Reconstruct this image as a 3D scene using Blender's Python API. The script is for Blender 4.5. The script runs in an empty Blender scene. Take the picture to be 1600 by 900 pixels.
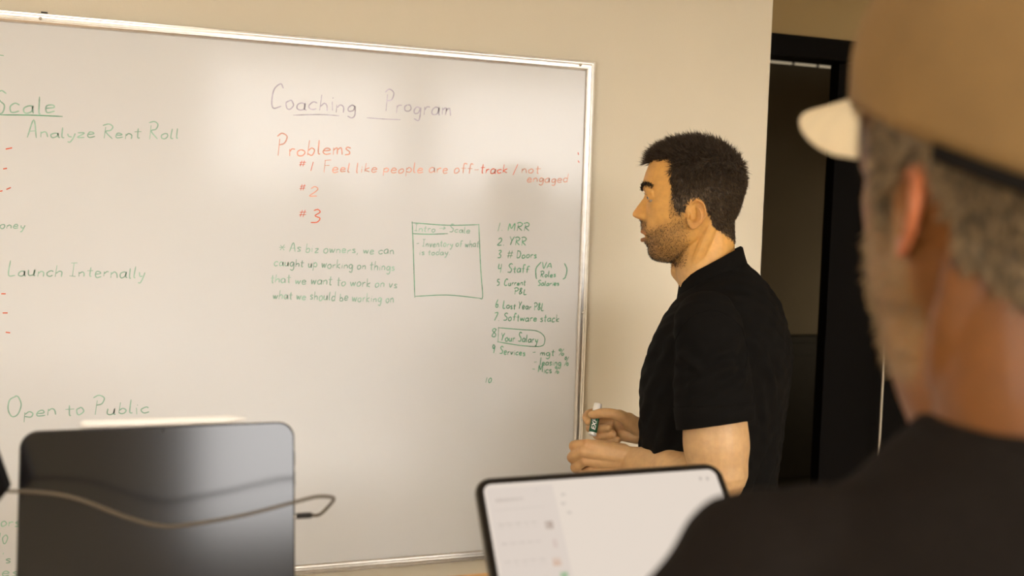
import bpy, bmesh, math, random
import numpy as np
from mathutils import Vector, Matrix, Euler

SC = bpy.context.scene
COL = SC.collection
PI = math.pi
R = math.radians

# ------------------------------------------------------------------ camera
cam_data = bpy.data.cameras.new('camera')
cam_data.sensor_width = 36.0
cam_data.lens = 33.75
cam_data.clip_start = 0.05
cam_data.dof.use_dof = True
cam_data.dof.focus_distance = 1.92
cam_data.dof.aperture_fstop = 3.3
cam = bpy.data.objects.new('camera', cam_data)
COL.objects.link(cam)
cr = Vector((0.95033459, -0.30983311, 0.02945523))
cu = Vector((-0.00778307, 0.07095297, 0.9974493))
cw = Vector((0.31113275, 0.94813982, -0.06501761))
M = Matrix((cr, cu, -cw)).transposed().to_4x4()
M.translation = Vector((-0.91693, -2.21001, 1.56))
cam.matrix_world = M
SC.camera = cam

# ------------------------------------------------------------------ daylight, exposure
world = bpy.data.worlds.new('overcast_sky')
SC.world = world
world.use_nodes = True
bg = world.node_tree.nodes['Background']
bg.inputs['Color'].default_value = (1.0, 0.965, 0.94, 1)
bg.inputs['Strength'].default_value = 13.8
SC.view_settings.view_transform = 'Standard'
SC.view_settings.look = 'None'
SC.view_settings.exposure = 0.0
SC.view_settings.gamma = 1.0
SC.view_settings.use_curve_mapping = False
SC.cycles.max_bounces = 8
SC.cycles.diffuse_bounces = 5
SC.cycles.glossy_bounces = 4
SC.cycles.sample_clamp_indirect = 6.0
SC.cycles.caustics_reflective = False
SC.cycles.caustics_refractive = False


def area_light(name, loc, rot, sx, sy, power, color, portal=False):
    d = bpy.data.lights.new(name, 'AREA')
    d.shape = 'RECTANGLE'
    d.size = sx
    d.size_y = sy
    d.energy = power
    d.color = color
    if portal:
        d.cycles.is_portal = True
    o = bpy.data.objects.new(name, d)
    o.location = loc
    o.rotation_euler = rot
    COL.objects.link(o)
    return o


# the two windows behind the camera guide the daylight in (portals add no light of their own)
WIN = [(-0.90, 0.47), (0.69, 2.26)]
WZ0, WZ1 = 0.90, 2.66
YB = -4.60
for a, b in WIN:
    area_light('window_portal', ((a + b) / 2, YB - 0.02, (WZ0 + WZ1) / 2), (R(90), 0, R(180)), b - a, WZ1 - WZ0, 1, (1, 1, 1), True)

area_light('window_portal', (-3.42, -3.60, (WZ0 + WZ1) / 2), (R(90), 0, R(90)), 1.6, WZ1 - WZ0, 1, (1, 1, 1), True)  # portal of the added left window

# ------------------------------------------------------------------ materials
MATS = {}


def mat(name, color, rough=0.6, metal=0.0, spec=0.5, noise=0.0, nscale=20.0, bump=0.0, bscale=200.0,
        sss=0.0, emit=None, estr=1.0, attr=False, sheen=0.0, coat=0.0, stretch=None):
    if name in MATS:
        return MATS[name]
    m = bpy.data.materials.new(name)
    m.use_nodes = True
    nt = m.node_tree
    p = nt.nodes['Principled BSDF']
    p.inputs['Roughness'].default_value = rough
    p.inputs['Metallic'].default_value = metal
    p.inputs['Specular IOR Level'].default_value = spec
    c4 = (color[0], color[1], color[2], 1)
    p.inputs['Base Color'].default_value = c4
    tc = nt.nodes.new('ShaderNodeTexCoord')
    src = None
    if attr:
        an = nt.nodes.new('ShaderNodeAttribute')
        an.attribute_name = 'tint'
        src = an.outputs['Color']
    if noise > 0:
        n = nt.nodes.new('ShaderNodeTexNoise')
        n.inputs['Scale'].default_value = nscale
        n.inputs['Detail'].default_value = 4
        if stretch:
            mp = nt.nodes.new('ShaderNodeMapping')
            mp.inputs['Scale'].default_value = stretch
            nt.links.new(tc.outputs['Object'], mp.inputs['Vector'])
            nt.links.new(mp.outputs['Vector'], n.inputs['Vector'])
        else:
            nt.links.new(tc.outputs['Object'], n.inputs['Vector'])
        ramp = nt.nodes.new('ShaderNodeMapRange')
        ramp.inputs['From Min'].default_value = 0.3
        ramp.inputs['From Max'].default_value = 0.7
        ramp.inputs['To Min'].default_value = 1 - noise
        ramp.inputs['To Max'].default_value = 1 + noise
        nt.links.new(n.outputs['Fac'], ramp.inputs['Value'])
        mx = nt.nodes.new('ShaderNodeMix')
        mx.data_type = 'RGBA'
        mx.blend_type = 'MULTIPLY'
        mx.inputs['Factor'].default_value = 1
        mx.inputs[6].default_value = c4
        if src:
            nt.links.new(src, mx.inputs[6])
        nt.links.new(ramp.outputs['Result'], mx.inputs[7])
        src = mx.outputs[2]
    if src:
        nt.links.new(src, p.inputs['Base Color'])
    if bump > 0:
        n2 = nt.nodes.new('ShaderNodeTexNoise')
        n2.inputs['Scale'].default_value = bscale
        n2.inputs['Detail'].default_value = 3
        nt.links.new(tc.outputs['Object'], n2.inputs['Vector'])
        bn = nt.nodes.new('ShaderNodeBump')
        bn.inputs['Strength'].default_value = bump
        bn.inputs['Distance'].default_value = 0.002
        nt.links.new(n2.outputs['Fac'], bn.inputs['Height'])
        nt.links.new(bn.outputs['Normal'], p.inputs['Normal'])
    if sss > 0:
        p.inputs['Subsurface Weight'].default_value = sss
        p.inputs['Subsurface Radius'].default_value = (0.010, 0.004, 0.002)
        p.inputs['Subsurface Scale'].default_value = 0.6
    if sheen > 0:
        p.inputs['Sheen Weight'].default_value = sheen
        p.inputs['Sheen Roughness'].default_value = 0.5
    if coat > 0:
        p.inputs['Coat Weight'].default_value = coat
        p.inputs['Coat Roughness'].default_value = 0.03
    if emit:
        p.inputs['Emission Color'].default_value = (emit[0], emit[1], emit[2], 1)
        p.inputs['Emission Strength'].default_value = estr
    MATS[name] = m
    return m


WALL = mat('cream_wall_paint', (0.73, 0.65, 0.495), 0.75, noise=0.02, nscale=3, bump=0.12, bscale=260)
TAUPE = mat('dark_taupe_wall', (0.31, 0.215, 0.09), 0.8, noise=0.03, nscale=3, bump=0.1, bscale=260)  # toned darker than the cream walls
CEIL = mat('ceiling_paint', (0.72, 0.66, 0.55), 0.85, bump=0.1, bscale=120)
FLOOR = mat('beige_carpet', (0.46, 0.39, 0.30), 0.95, noise=0.2, nscale=90, bump=0.5, bscale=900)
BOARD = mat('gloss_white_board', (0.75, 0.745, 0.725), 0.13, spec=0.22, noise=0.012, nscale=2.2)
ALU = mat('brushed_aluminium', (0.86, 0.83, 0.78), 0.32, metal=1.0, noise=0.06, nscale=60, stretch=(1, 1, 1))
STEEL = mat('polished_steel', (0.78, 0.75, 0.70), 0.18, metal=1.0)
BLACKP = mat('black_paint', (0.0026, 0.0018, 0.0013), 0.6, spec=0.06, noise=0.1, nscale=12)
DARKW = mat('dark_wainscot', (0.016, 0.013, 0.010), 0.6, noise=0.2, nscale=20)
FARW = mat('grey_far_wall', (0.36, 0.32, 0.25), 0.85, noise=0.03, nscale=4)
OAK = mat('honey_oak_top', (0.55, 0.30, 0.09), 0.4, noise=0.22, nscale=8, stretch=(0.6, 7, 7))
DARKMET = mat('black_metal', (0.02, 0.018, 0.016), 0.4, metal=0.6)
GREEN = mat('green_marker_ink', (0.13, 0.38, 0.22), 0.3, spec=0.18, noise=0.35, nscale=45)
RED = mat('red_marker_ink', (0.78, 0.15, 0.07), 0.3, spec=0.18, noise=0.2, nscale=45)
PGREEN = mat('pale_green_ink', (0.35, 0.54, 0.42), 0.3, spec=0.18, noise=0.25, nscale=45)  # paler version of the green ink
PRED = mat('glare_faded_red_ink', (0.80, 0.40, 0.29), 0.3, spec=0.18, noise=0.2, nscale=45)  # paled mostly to hold window glare, partly real fading
PURPLE = mat('violet_marker_ink', (0.53, 0.49, 0.56), 0.3, spec=0.18, noise=0.25, nscale=45)  # pale violet tone


# ------------------------------------------------------------------ mesh helpers
class MB:
    def __init__(s):
        s.v = []
        s.f = []

    def add(s, v, f):
        o = len(s.v)
        s.v.extend([tuple(map(float, p)) for p in v])
        s.f.extend([tuple(i + o for i in q) for q in f])
        return s

    def box(s, x0, x1, y0, y1, z0, z1):
        v = [(x0, y0, z0), (x1, y0, z0), (x1, y1, z0), (x0, y1, z0), (x0, y0, z1), (x1, y0, z1), (x1, y1, z1), (x0, y1, z1)]
        f = [(0, 3, 2, 1), (4, 5, 6, 7), (0, 1, 5, 4), (1, 2, 6, 5), (2, 3, 7, 6), (3, 0, 4, 7)]
        return s.add(v, f)

    def rings(s, rings, cap=True, closed=True):
        n = len(rings[0])
        v = [p for r in rings for p in r]
        f = []
        for i in range(len(rings) - 1):
            for j in range(n if closed else n - 1):
                k = (j + 1) % n
                f.append((i * n + j, i * n + k, (i + 1) * n + k, (i + 1) * n + j))
        if cap:
            f.append(tuple(range(n - 1, -1, -1)))
            f.append(tuple((len(rings) - 1) * n + j for j in range(n)))
        return s.add(v, f)

    def tube(s, pts, rad, seg=16, sub=4, ends=True, flat=1.0, ref=(0, 0, 1)):
        """smooth tube through pts with the given radii, rounded ends; flat squashes across ref"""
        P = [Vector(p) for p in pts]
        if not hasattr(rad, '__len__'):
            rad = [rad] * len(P)
        if not hasattr(flat, '__len__'):
            flat = [flat] * len(P)
        C, Rr, Fl = [], [], []
        n = len(P)
        for i in range(n - 1):
            p0 = P[max(i - 1, 0)] if i > 0 else P[0] * 2 - P[1]
            p3 = P[i + 2] if i + 2 < n else P[n - 1] * 2 - P[n - 2]
            for k in range(sub):
                t = k / sub
                a = 0.5 * (2 * P[i] + (P[i + 1] - p0) * t + (2 * p0 - 5 * P[i] + 4 * P[i + 1] - p3) * t * t + (3 * P[i] - p0 - 3 * P[i + 1] + p3) * t ** 3)
                C.append(a)
                e = t * t * (3 - 2 * t)
                Rr.append(rad[i] * (1 - e) + rad[i + 1] * e)
                Fl.append(flat[i] * (1 - e) + flat[i + 1] * e)
        C.append(P[-1])
        Rr.append(rad[-1])
        Fl.append(flat[-1])
        T = []
        for i in range(len(C)):
            d = C[min(i + 1, len(C) - 1)] - C[max(i - 1, 0)]
            T.append(d.normalized())
        if ends:
            hd, hr, hf, ht = [], [], [], []
            for a in (80, 60, 35, 15):
                hd.append(C[0] - T[0] * Rr[0] * math.sin(R(a)))
                hr.append(Rr[0] * math.cos(R(a)))
                hf.append(Fl[0])
                ht.append(T[0])
            td, tr_, tf, tt = [], [], [], []
            for a in (15, 35, 60, 80):
                td.append(C[-1] + T[-1] * Rr[-1] * math.sin(R(a)))
                tr_.append(Rr[-1] * math.cos(R(a)))
                tf.append(Fl[-1])
                tt.append(T[-1])
            C = hd + C + td
            Rr = hr + Rr + tr_
            Fl = hf + Fl + tf
            T = ht + T + tt
        rf = Vector(ref)
        rings = []
        prev = None
        for c, r, fl, t in zip(C, Rr, Fl, T):
            u = prev if prev is not None else rf
            u = u - t * u.dot(t)
            if u.length < 1e-5:
                u = Vector((1, 0, 0)) - t * t.x
            u.normalize()
            prev = u
            w = t.cross(u)
            rings.append([c + u * (r * fl * math.cos(2 * PI * j / seg)) + w * (r * math.sin(2 * PI * j / seg)) for j in range(seg)])
        return s.rings(rings)

    def ell(s, c, rx, ry, rz, n=16, m=10, rot=None):
        rings = []
        for i in range(m + 1):
            a = -PI / 2 + PI * (i + 0.02) / (m + 0.04)
            ring = []
            for j in range(n):
                b = 2 * PI * j / n
                p = Vector((rx * math.cos(a) * math.cos(b), ry * math.cos(a) * math.sin(b), rz * math.sin(a)))
                if rot:
                    p = rot @ p
                ring.append(p + Vector(c))
            rings.append(ring)
        return s.rings(rings)

    def mesh(s, name='m'):
        me = bpy.data.meshes.new(name)
        me.from_pydata(s.v, [], s.f)
        me.update()
        return me


def link(name, me, m=None, parent=None, smooth=True):
    o = bpy.data.objects.new(name, me)
    COL.objects.link(o)
    if m is not None:
        me.materials.clear()
        me.materials.append(m)
    if parent is not None:
        o.parent = parent
    if smooth:
        me.polygons.foreach_set('use_smooth', [True] * len(me.polygons))
    else:
        me.polygons.foreach_set('use_smooth', [False] * len(me.polygons))
    return o


def obj(name, mb, m, parent=None, smooth=False, bevel=0.0, seg=2):
    me = mb.mesh(name) if isinstance(mb, MB) else mb
    bm = bmesh.new()
    bm.from_mesh(me)
    bmesh.ops.recalc_face_normals(bm, faces=bm.faces)
    if bevel > 0:
        es = [e for e in bm.edges if len(e.link_faces) == 2 and e.calc_face_angle(0) > R(40)]
        bmesh.ops.bevel(bm, geom=es, offset=bevel, segments=seg, profile=0.5, affect='EDGES')
    bm.to_mesh(me)
    bm.free()
    return link(name, me, m, parent, smooth)


def remesh(mb, voxel, smooth_it=3, factor=0.5):
    me = mb.mesh('tmp')
    bm = bmesh.new()
    bm.from_mesh(me)
    bmesh.ops.recalc_face_normals(bm, faces=bm.faces)
    bm.to_mesh(me)
    bm.free()
    o = bpy.data.objects.new('tmp', me)
    COL.objects.link(o)
    r = o.modifiers.new('r', 'REMESH')
    r.mode = 'VOXEL'
    r.voxel_size = voxel
    r.use_smooth_shade = True
    if smooth_it:
        s = o.modifiers.new('s', 'SMOOTH')
        s.factor = factor
        s.iterations = smooth_it
    dg = bpy.context.evaluated_depsgraph_get()
    out = bpy.data.meshes.new_from_object(o.evaluated_get(dg))
    bpy.data.objects.remove(o)
    bpy.data.meshes.remove(me)
    return out


def coords(me):
    a = np.empty(len(me.vertices) * 3, np.float32)
    me.vertices.foreach_get('co', a)
    return a.reshape(-1, 3)


def set_coords(me, a):
    me.vertices.foreach_set('co', np.ascontiguousarray(a, dtype=np.float32).ravel())
    me.update()


def set_tint(me, rgb):
    at = me.color_attributes.new('tint', 'FLOAT_COLOR', 'POINT')
    d = np.ones((len(me.vertices), 4), np.float32)
    d[:, :3] = rgb
    at.data.foreach_set('color', d.ravel())


def tag(o, label=None, cat=None, group=None, kind=None):
    if label:
        o['label'] = label
    if cat:
        o['category'] = cat
    if group:
        o['group'] = group
    if kind:
        o['kind'] = kind
    return o


def empty(name, loc, rz=0.0):
    o = bpy.data.objects.new(name, None)
    o.empty_display_size = 0.1
    o.location = loc
    o.rotation_euler = (0, 0, rz)
    COL.objects.link(o)
    return o


def struct(name, mb, m, bevel=0.0):
    o = obj(name, mb, m, None, False, bevel)
    o['kind'] = 'structure'
    return o


def rounded_slab(w, h, t, r, n=8):
    """slab in x (width) z (height) centred, thickness along y from 0 to t"""
    mb = MB()
    pts = []
    for cx, cz, a0 in ((w / 2 - r, h / 2 - r, 0), (-w / 2 + r, h / 2 - r, 90), (-w / 2 + r, -h / 2 + r, 180), (w / 2 - r, -h / 2 + r, 270)):
        for i in range(n + 1):
            a = R(a0 + 90 * i / n)
            pts.append((cx + r * math.cos(a), cz + r * math.sin(a)))
    e = min(t * 0.2, 0.0012)
    rings = []
    for y, k in ((0, e), (e, 0), (t - e, 0), (t, e)):
        rings.append([((x * (1 - 2 * k / w)), y, (z * (1 - 2 * k / h))) for x, z in pts])
    mb.rings(rings)
    return mb
# ------------------------------------------------------------------ the room shell
XL, XR, ZC = -3.40, 2.90, 2.75
XE = 0.499           # where the whiteboard wall ends
YD = 0.35            # plane of the doorway wall, set back
YF = 2.55            # far wall of the dim room
struct('floor', MB().box(XL - .1, 3.9, YB - .15, YF + .1, -0.10, 0.0), FLOOR)
struct('ceiling', MB().box(XL - .1, 3.9, YB - .15, YF + .1, ZC, ZC + 0.12), CEIL)
struct('wall_front', MB().box(XL, XE, 0.0, YD + 0.14, 0.0, ZC), WALL)
struct('wall_left', MB().box(XL - 0.12, XL, YB, -4.40, 0.0, ZC).box(XL - 0.12, XL, -2.80, YD + .14, 0.0, ZC).box(XL - 0.12, XL, -4.40, -2.80, 0.0, WZ0).box(XL - 0.12, XL, -4.40, -2.80, WZ1, ZC), WALL)
w3 = struct('window_3', MB().box(XL - .10, XL - .06, -4.40, -2.80, WZ0, WZ0 + .05).box(XL - .10, XL - .06, -4.40, -2.80, WZ1 - .05, WZ1)  # unseen left window, added for fill light
            .box(XL - .10, XL - .06, -4.40, -4.35, WZ0, WZ1).box(XL - .10, XL - .06, -2.85, -2.80, WZ0, WZ1), BLACKP)
obj('sill', MB().box(XL - .02, XL + .08, -4.43, -2.77, WZ0 - .03, WZ0), CEIL, w3)
struct('wall_right', MB().box(XR, XR + 0.12, YB, YD, 0.0, ZC), WALL)
# wall over and beside the dark doorway
DX0, DX1, DZ = 0.60, 1.90, 2.161
struct('wall_doorway', MB().box(XE, 3.9, YD, YD + 0.14, DZ, ZC).box(DX1, 3.9, YD, YD + 0.14, 0, DZ).box(XE, DX0, YD, YD + 0.14, 0, DZ), TAUPE)
# back wall with two windows
bw = MB()
xs = [XL - .12, WIN[0][0], WIN[0][1], WIN[1][0], WIN[1][1], XR + .12]
bw.box(xs[0], xs[1], YB - .15, YB, 0, ZC).box(xs[2], xs[3], YB - .15, YB, 0, ZC).box(xs[4], xs[5], YB - .15, YB, 0, ZC)
for a, b in WIN:
    bw.box(a, b, YB - .15, YB, 0, WZ0).box(a, b, YB - .15, YB, WZ1, ZC)
struct('wall_back', bw, WALL)
for i, (a, b) in enumerate(WIN):
    w = struct('window_%d' % (i + 1), MB().box(a, b, YB - .10, YB - .06, WZ0, WZ0 + .05).box(a, b, YB - .10, YB - .06, WZ1 - .05, WZ1)
               .box(a, a + .05, YB - .10, YB - .06, WZ0, WZ1).box(b - .05, b, YB - .10, YB - .06, WZ0, WZ1), BLACKP)
    obj('sill', MB().box(a - .03, b + .03, YB - .02, YB + .08, WZ0 - .03, WZ0), CEIL, w)
# ground outside, and an added unseen wall that darkens low window reflections
struct('ground', MB().box(-60, 60, -60, 40, -0.5, -0.20), mat('asphalt', (0.10, 0.095, 0.085), 0.9, noise=0.2, nscale=2))

struct('wall_outside_added', MB().box(-40, 40, -24.3, -24, -0.3, 2.5).box(-24.3, -24, -24, 30, -0.3, 2.5), mat('added_outer_wall', (0.10, 0.085, 0.065), 0.9, noise=0.2, nscale=3))

# baseboards
BB = mat('baseboard_vinyl', (0.05, 0.042, 0.033), 0.5)
struct('baseboard_front', MB().box(XL, XE, -0.012, 0.0, 0, 0.10), BB)
struct('baseboard_left', MB().box(XL, XL + .012, YB, 0.0, 0, 0.10), BB)
struct('baseboard_right', MB().box(XR - .012, XR, YB, YD, 0, 0.10), BB)

# the dark doorway: black frame, fixed dark leaf with a steel pull, dim room behind
fr = MB().box(DX0, DX1, YD - .015, YD + .06, DZ - .065, DZ).box(DX0, DX0 + .06, YD - .015, YD + .06, 0, DZ - .065).box(DX1 - .06, DX1, YD - .015, YD + .06, 0, DZ - .065)
struct('trim_1', fr, BLACKP, 0.003)
door = struct('door_1', MB().box(0.986, DX1 - .06, YD + .02, YD + .065, 0.01, DZ - .065), BLACKP, 0.002)
pull = obj('door_pull', MB().tube([(1.181, YD - .02, 0.850), (1.181, YD - .02, 1.75)], 0.0045, 12, 2, ends=True), STEEL, door, True)
for z in (0.95, 1.65):
    obj('pull_standoff', MB().tube([(1.181, YD - .02, z), (1.181, YD + .022, z)], 0.004, 10, 1), STEEL, door, True)
struct('wall_far', MB().box(0.3, 3.9, YF, YF + .1, 0, ZC), FARW)
struct('wall_far_left', MB().box(0.38, 0.50, YD + .14, YF, 0, ZC), FARW)
struct('wall_far_right', MB().box(3.80, 3.90, YD + .14, YF, 0, ZC), FARW)
# dark panelled wainscot of the far room
wn = struct('trim_2', MB().box(0.5, 3.8, YF - .03, YF, 0, 0.93), DARKW)
obj('cap_rail', MB().box(0.5, 3.8, YF - .05, YF, 0.93, 0.975), DARKW, wn, False, 0.006)
for k in range(6):
    obj('panel', MB().box(0.56 + k * .54, 1.02 + k * .54, YF - .042, YF - .03, 0.14, 0.86), DARKW, wn, False, 0.004)
th = obj('wall_control', MB().box(2.545, 2.605, YF - .022, YF, 1.515, 1.615), mat('control_plastic', (0.09, 0.08, 0.065), 0.5), None, False, 0.005)
tag(th, 'small dark wall control on the dim grey wall past the doorway', 'wall control')
obj('control_dial', MB().box(2.560, 2.590, YF - .027, YF - .022, 1.560, 1.600), DARKMET, th, False, 0.001)
# strip lamp near the far ceiling: three short tubes in a row
lamp = empty('strip_lamp', (2.33, YF - .10, 2.50))
tag(lamp, 'row of three short dim light tubes high in the dark room', 'lamp')
obj('lamp_housing', MB().box(-.30, .28, .0, .10, .025, .07), DARKMET, lamp, False, 0.004)
TUBE = mat('dim_tube_glow', (0.8, 0.75, 0.65), 0.4, emit=(1.0, 0.82, 0.55), estr=0.40)
for k, (a, b) in enumerate(((-.245, -.105), (-.085, .055), (.075, .215))):
    obj('light_tube', MB().tube([(a, .03, .008), (b, .03, .008)], 0.0055, 12, 1), TUBE, lamp, True)
    obj('tube_clip', MB().box(b + .006, b + .014, .02, .06, .0, .03), DARKMET, lamp)

# floor lamp added out of sight to brighten the dim room's far wall
fl = empty('added_floor_lamp', (3.15, 1.55, 0))
tag(fl, 'added floor lamp hidden behind the dark door to light the dim room', 'lamp')
obj('lamp_base', MB().tube([(0, 0, 0), (0, 0, .02)], [.14, .13], 28, 1, ends=False), DARKMET, fl, True)
obj('lamp_pole', MB().tube([(0, 0, .02), (0, 0, 1.22)], .010, 12, 2), DARKMET, fl, True)
obj('lamp_shade', MB().rings([[(q * math.cos(2 * PI * j / 32), q * math.sin(2 * PI * j / 32), zz) for j in range(32)] for zz, q in ((1.12, .17), (1.37, .11), (1.368, .106), (1.122, .166))], cap=False), FARW, fl, True)
obj('bulb', MB().ell((.035, 0, .95), .03, .03, .04), mat('bulb_glow', (1, 1, 1), .4, emit=(1.0, 0.80, 0.52), estr=170.0), fl, True)

# ceiling panel lights added as fill, none in view
PANEL = mat('fill_panel_glow', (0.9, 0.88, 0.8), 0.5, emit=(1.0, 0.90, 0.78), estr=9.5)
for x, y, where in ((-1.4, -1.5, 'over the table by the whiteboard'), (-0.6, -3.3, 'between the windows and the table'), (1.5, -2.4, 'nearest the right wall')):
    pl = empty('ceiling_fill_panel', (x, y, ZC))
    tag(pl, 'square white fill panel light added on the ceiling ' + where, 'ceiling light', 'added ceiling fill panels')
    obj('frame', MB().box(-.31, .31, -.31, -.29, -.02, 0).box(-.31, .31, .29, .31, -.02, 0).box(-.31, -.29, -.29, .29, -.02, 0).box(.29, .31, -.29, .29, -.02, 0), ALU, pl)
    obj('diffuser', MB().box(-.29, .29, -.29, .29, -.012, -.002), PANEL, pl)

# ------------------------------------------------------------------ whiteboard
BZ0, BZ1, BW = 0.744, 1.964, 2.44
wb = empty('whiteboard', (-BW / 2, 0, BZ0))
tag(wb, 'large aluminium framed whiteboard covered in green, red and violet handwriting', 'whiteboard')


def wchild(name, mb, m, smooth=False, bevel=0.0):
    o = obj(name, mb, m, wb, smooth, bevel)
    o.matrix_parent_inverse = Matrix.Translation((BW / 2, 0, -BZ0))
    return o


wchild('writing_surface', MB().box(-BW + .012, -.012, -.012, -.002, BZ0 + .012, BZ1 - .012), BOARD)
FW = 0.0235


def rail(p0, p1, inward, mitre=True):
    """moulded frame rail: ribbed section swept from p0 to p1 (outer edge), mitred"""
    p0, p1, inn = Vector(p0), Vector(p1), Vector(inward)
    d = (p1 - p0).normalized()
    sec = [(0, 0.0), (0, .014), (.002, .018), (.005, .0185), (.0055, .0165), (.0065, .0165), (.007, .0185), (.0105, .0190), (.011, .0170), (.012, .0170),
           (.0125, .0190), (.016, .0185), (.0165, .0165), (.0175, .0165), (.018, .0180), (.0215, .0165), (.0235, .0130), (.0235, 0.0)]
    r0 = [p0 + inn * a + d * a + Vector((0, -h, 0)) for a, h in sec]
    r1 = [p1 + inn * a - d * a + Vector((0, -h, 0)) for a, h in sec]
    return MB().rings([r0, r1])


wchild('frame_top_rail', rail((-BW, 0, BZ1), (0, 0, BZ1), (0, 0, -1)), ALU)
wchild('frame_bottom_rail', rail((-BW, 0, BZ0), (0, 0, BZ0), (0, 0, 1)), ALU)
wchild('frame_side_rail', rail((0, 0, BZ0), (0, 0, BZ1), (-1, 0, 0)), ALU)
wchild('frame_side_rail', rail((-BW, 0, BZ0), (-BW, 0, BZ1), (1, 0, 0)), ALU)
for x, z in ((-1.2257, 1.9521), (-.0407, 1.9521), (-.0120, 1.3503), (-2.40, 1.9521), (-2.428, 1.3503), (-2.40, .7560), (-1.2257, .7560), (-.0407, .7560)):
    wchild('screw', MB().tube([(x, -.0165, z), (x, -.0215, z)], [.0042, .0030], 12, 2), STEEL, True)
bk = wchild('hanging_clip', MB().box(-1.226, -1.214, -.010, 0, BZ1, BZ1 + .004), DARKMET)

# single-stroke handwriting
G = {}
for ln in '''
a .5|.42,.42 .25,.5 .05,.34 .06,.08 .2,0 .38,.14 .42,.46 .42,.1 .5,0
b .48|.06,1 .05,.02;.05,.28 .25,.48 .42,.3 .36,.05 .2,0 .05,.1
c .44|.4,.42 .25,.5 .05,.32 .07,.08 .22,0 .42,.1
d .5|.4,.4 .22,.48 .05,.3 .08,.05 .25,0 .4,.15;.43,1 .42,0
e .46|.05,.24 .38,.3 .3,.48 .12,.45 .04,.2 .15,0 .44,.08
f .4|.42,.9 .3,1 .18,.85 .16,0;0,.5 .36,.52
g .5|.4,.42 .22,.5 .05,.3 .12,.05 .32,.1 .42,.45 .42,-.2 .3,-.42 .08,-.32
h .46|.06,1 .05,0;.05,.25 .22,.48 .38,.38 .4,0
i .18|.08,.48 .1,0;.09,.66 .12,.7
k .44|.06,1 .05,0;.38,.5 .06,.22 .4,0
l .2|.06,1 .06,.1 .16,0
m .6|.04,.48 .05,0;.05,.3 .18,.48 .27,.38 .28,0;.28,.3 .42,.48 .5,.38 .54,0
n .46|.04,.48 .05,0;.05,.3 .22,.48 .36,.36 .4,0
o .48|.22,.5 .05,.32 .1,.04 .28,0 .42,.22 .34,.46 .2,.5
p .48|.05,.48 .05,-.42;.05,.3 .25,.5 .42,.3 .32,.04 .06,.08
r .36|.05,.48 .06,0;.06,.28 .18,.46 .34,.46
s .38|.34,.45 .18,.5 .06,.38 .3,.2 .28,.04 .04,.02
t .38|.18,.88 .18,.08 .3,0;0,.54 .38,.57
u .48|.05,.48 .06,.1 .2,0 .36,.14 .38,.48 .38,.06 .46,0
v .42|.04,.48 .2,0 .38,.5
w .58|.04,.48 .14,0 .27,.4 .4,0 .54,.5
y .46|.05,.48 .12,.18 .3,.16;.42,.5 .34,.05 .2,-.38 .06,-.36
z .46|.05,.48 .38,.46 .06,.02 .42,.02
A .62|0,0 .28,1 .56,0;.08,.36 .48,.38
C .6|.56,.82 .4,1 .12,.78 .04,.3 .2,.02 .56,.1
D .62|.08,.95 .1,0;.02,.95 .4,.86 .55,.45 .38,.06 .08,0
F .54|.06,1 .08,0;0,.95 .5,1;.07,.52 .42,.55
I .44|.02,.98 .42,1;.22,.98 .22,.02;.0,.02 .42,0
L .5|.06,1 .05,.04 .46,.02
M .78|.04,0 .12,.95 .36,.3 .62,1 .7,0
O .74|.4,1 .1,.8 .03,.35 .25,0 .58,.1 .68,.55 .5,.95 .34,1
P .56|.12,.75 .1,0;-.06,.86 .2,1 .5,.85 .42,.55 .12,.46
R .6|.1,.78 .08,0;-.06,.9 .25,1 .5,.82 .4,.55 .12,.46 .56,0
S .54|.5,.88 .3,1 .1,.8 .25,.58 .46,.38 .4,.06 .02,.04
V .56|.02,1 .26,0 .54,1
Y .56|.02,1 .26,.5;.52,1 .3,.5 .2,0
1 .24|.14,1 .08,0
2 .5|.04,.8 .22,1 .42,.8 .3,.45 .04,.04 .48,.04
3 .5|.06,.92 .3,1 .42,.8 .18,.55 .44,.35 .36,.05 .02,.04
4 .5|.1,1 .06,.5 .42,.52;.4,1 .36,0
5 .5|.42,1 .12,.96 .1,.6 .36,.55 .4,.15 .04,.02
6 .46|.32,1 .06,.5 .1,.06 .36,.08 .38,.38 .08,.34
7 .5|.04,.96 .46,.98 .16,0
8 .46|.4,.88 .18,1 .08,.76 .38,.32 .3,.02 .06,.1 .14,.42 .4,.88
9 .46|.4,.86 .16,1 .06,.72 .26,.52 .4,.86 .36,0
0 .5|.24,1 .05,.6 .14,.06 .36,.12 .42,.7 .22,1
# .8|.26,1 .16,0;.6,1 .48,0;.02,.66 .76,.72;.0,.3 .74,.36
% .72|.62,1 .1,0;.2,1 .04,.8 .2,.64 .3,.84 .2,1;.52,.36 .4,.16 .54,.0 .68,.18 .52,.36
& .5|.46,.05 .1,.7 .22,.95 .34,.75 .06,.25 .2,0 .46,.4
* .56|.06,.16 .48,.8;.06,.78 .48,.18;.0,.48 .56,.5
/ .5|.44,1 .08,-.15
( .3|.28,1 .06,.6 .1,.1 .2,-.05
) .3|.04,1 .26,.6 .24,.1 .12,-.05
- .46|.04,.34 .4,.36
. .2|.06,.03 .1,.05
, .2|.1,.05 .04,-.16
' .2|.1,1 .07,.8
> .8|.0,.4 .7,.42;.5,.62 .72,.42 .48,.24
'''.strip().split('\n'):
    ch, rest = ln[0], ln[2:]
    adv, st = rest.split('|')
    G[ch] = (float(adv), [[tuple(map(float, p.split(','))) for p in q.split()] for q in st.split(';')])


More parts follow.
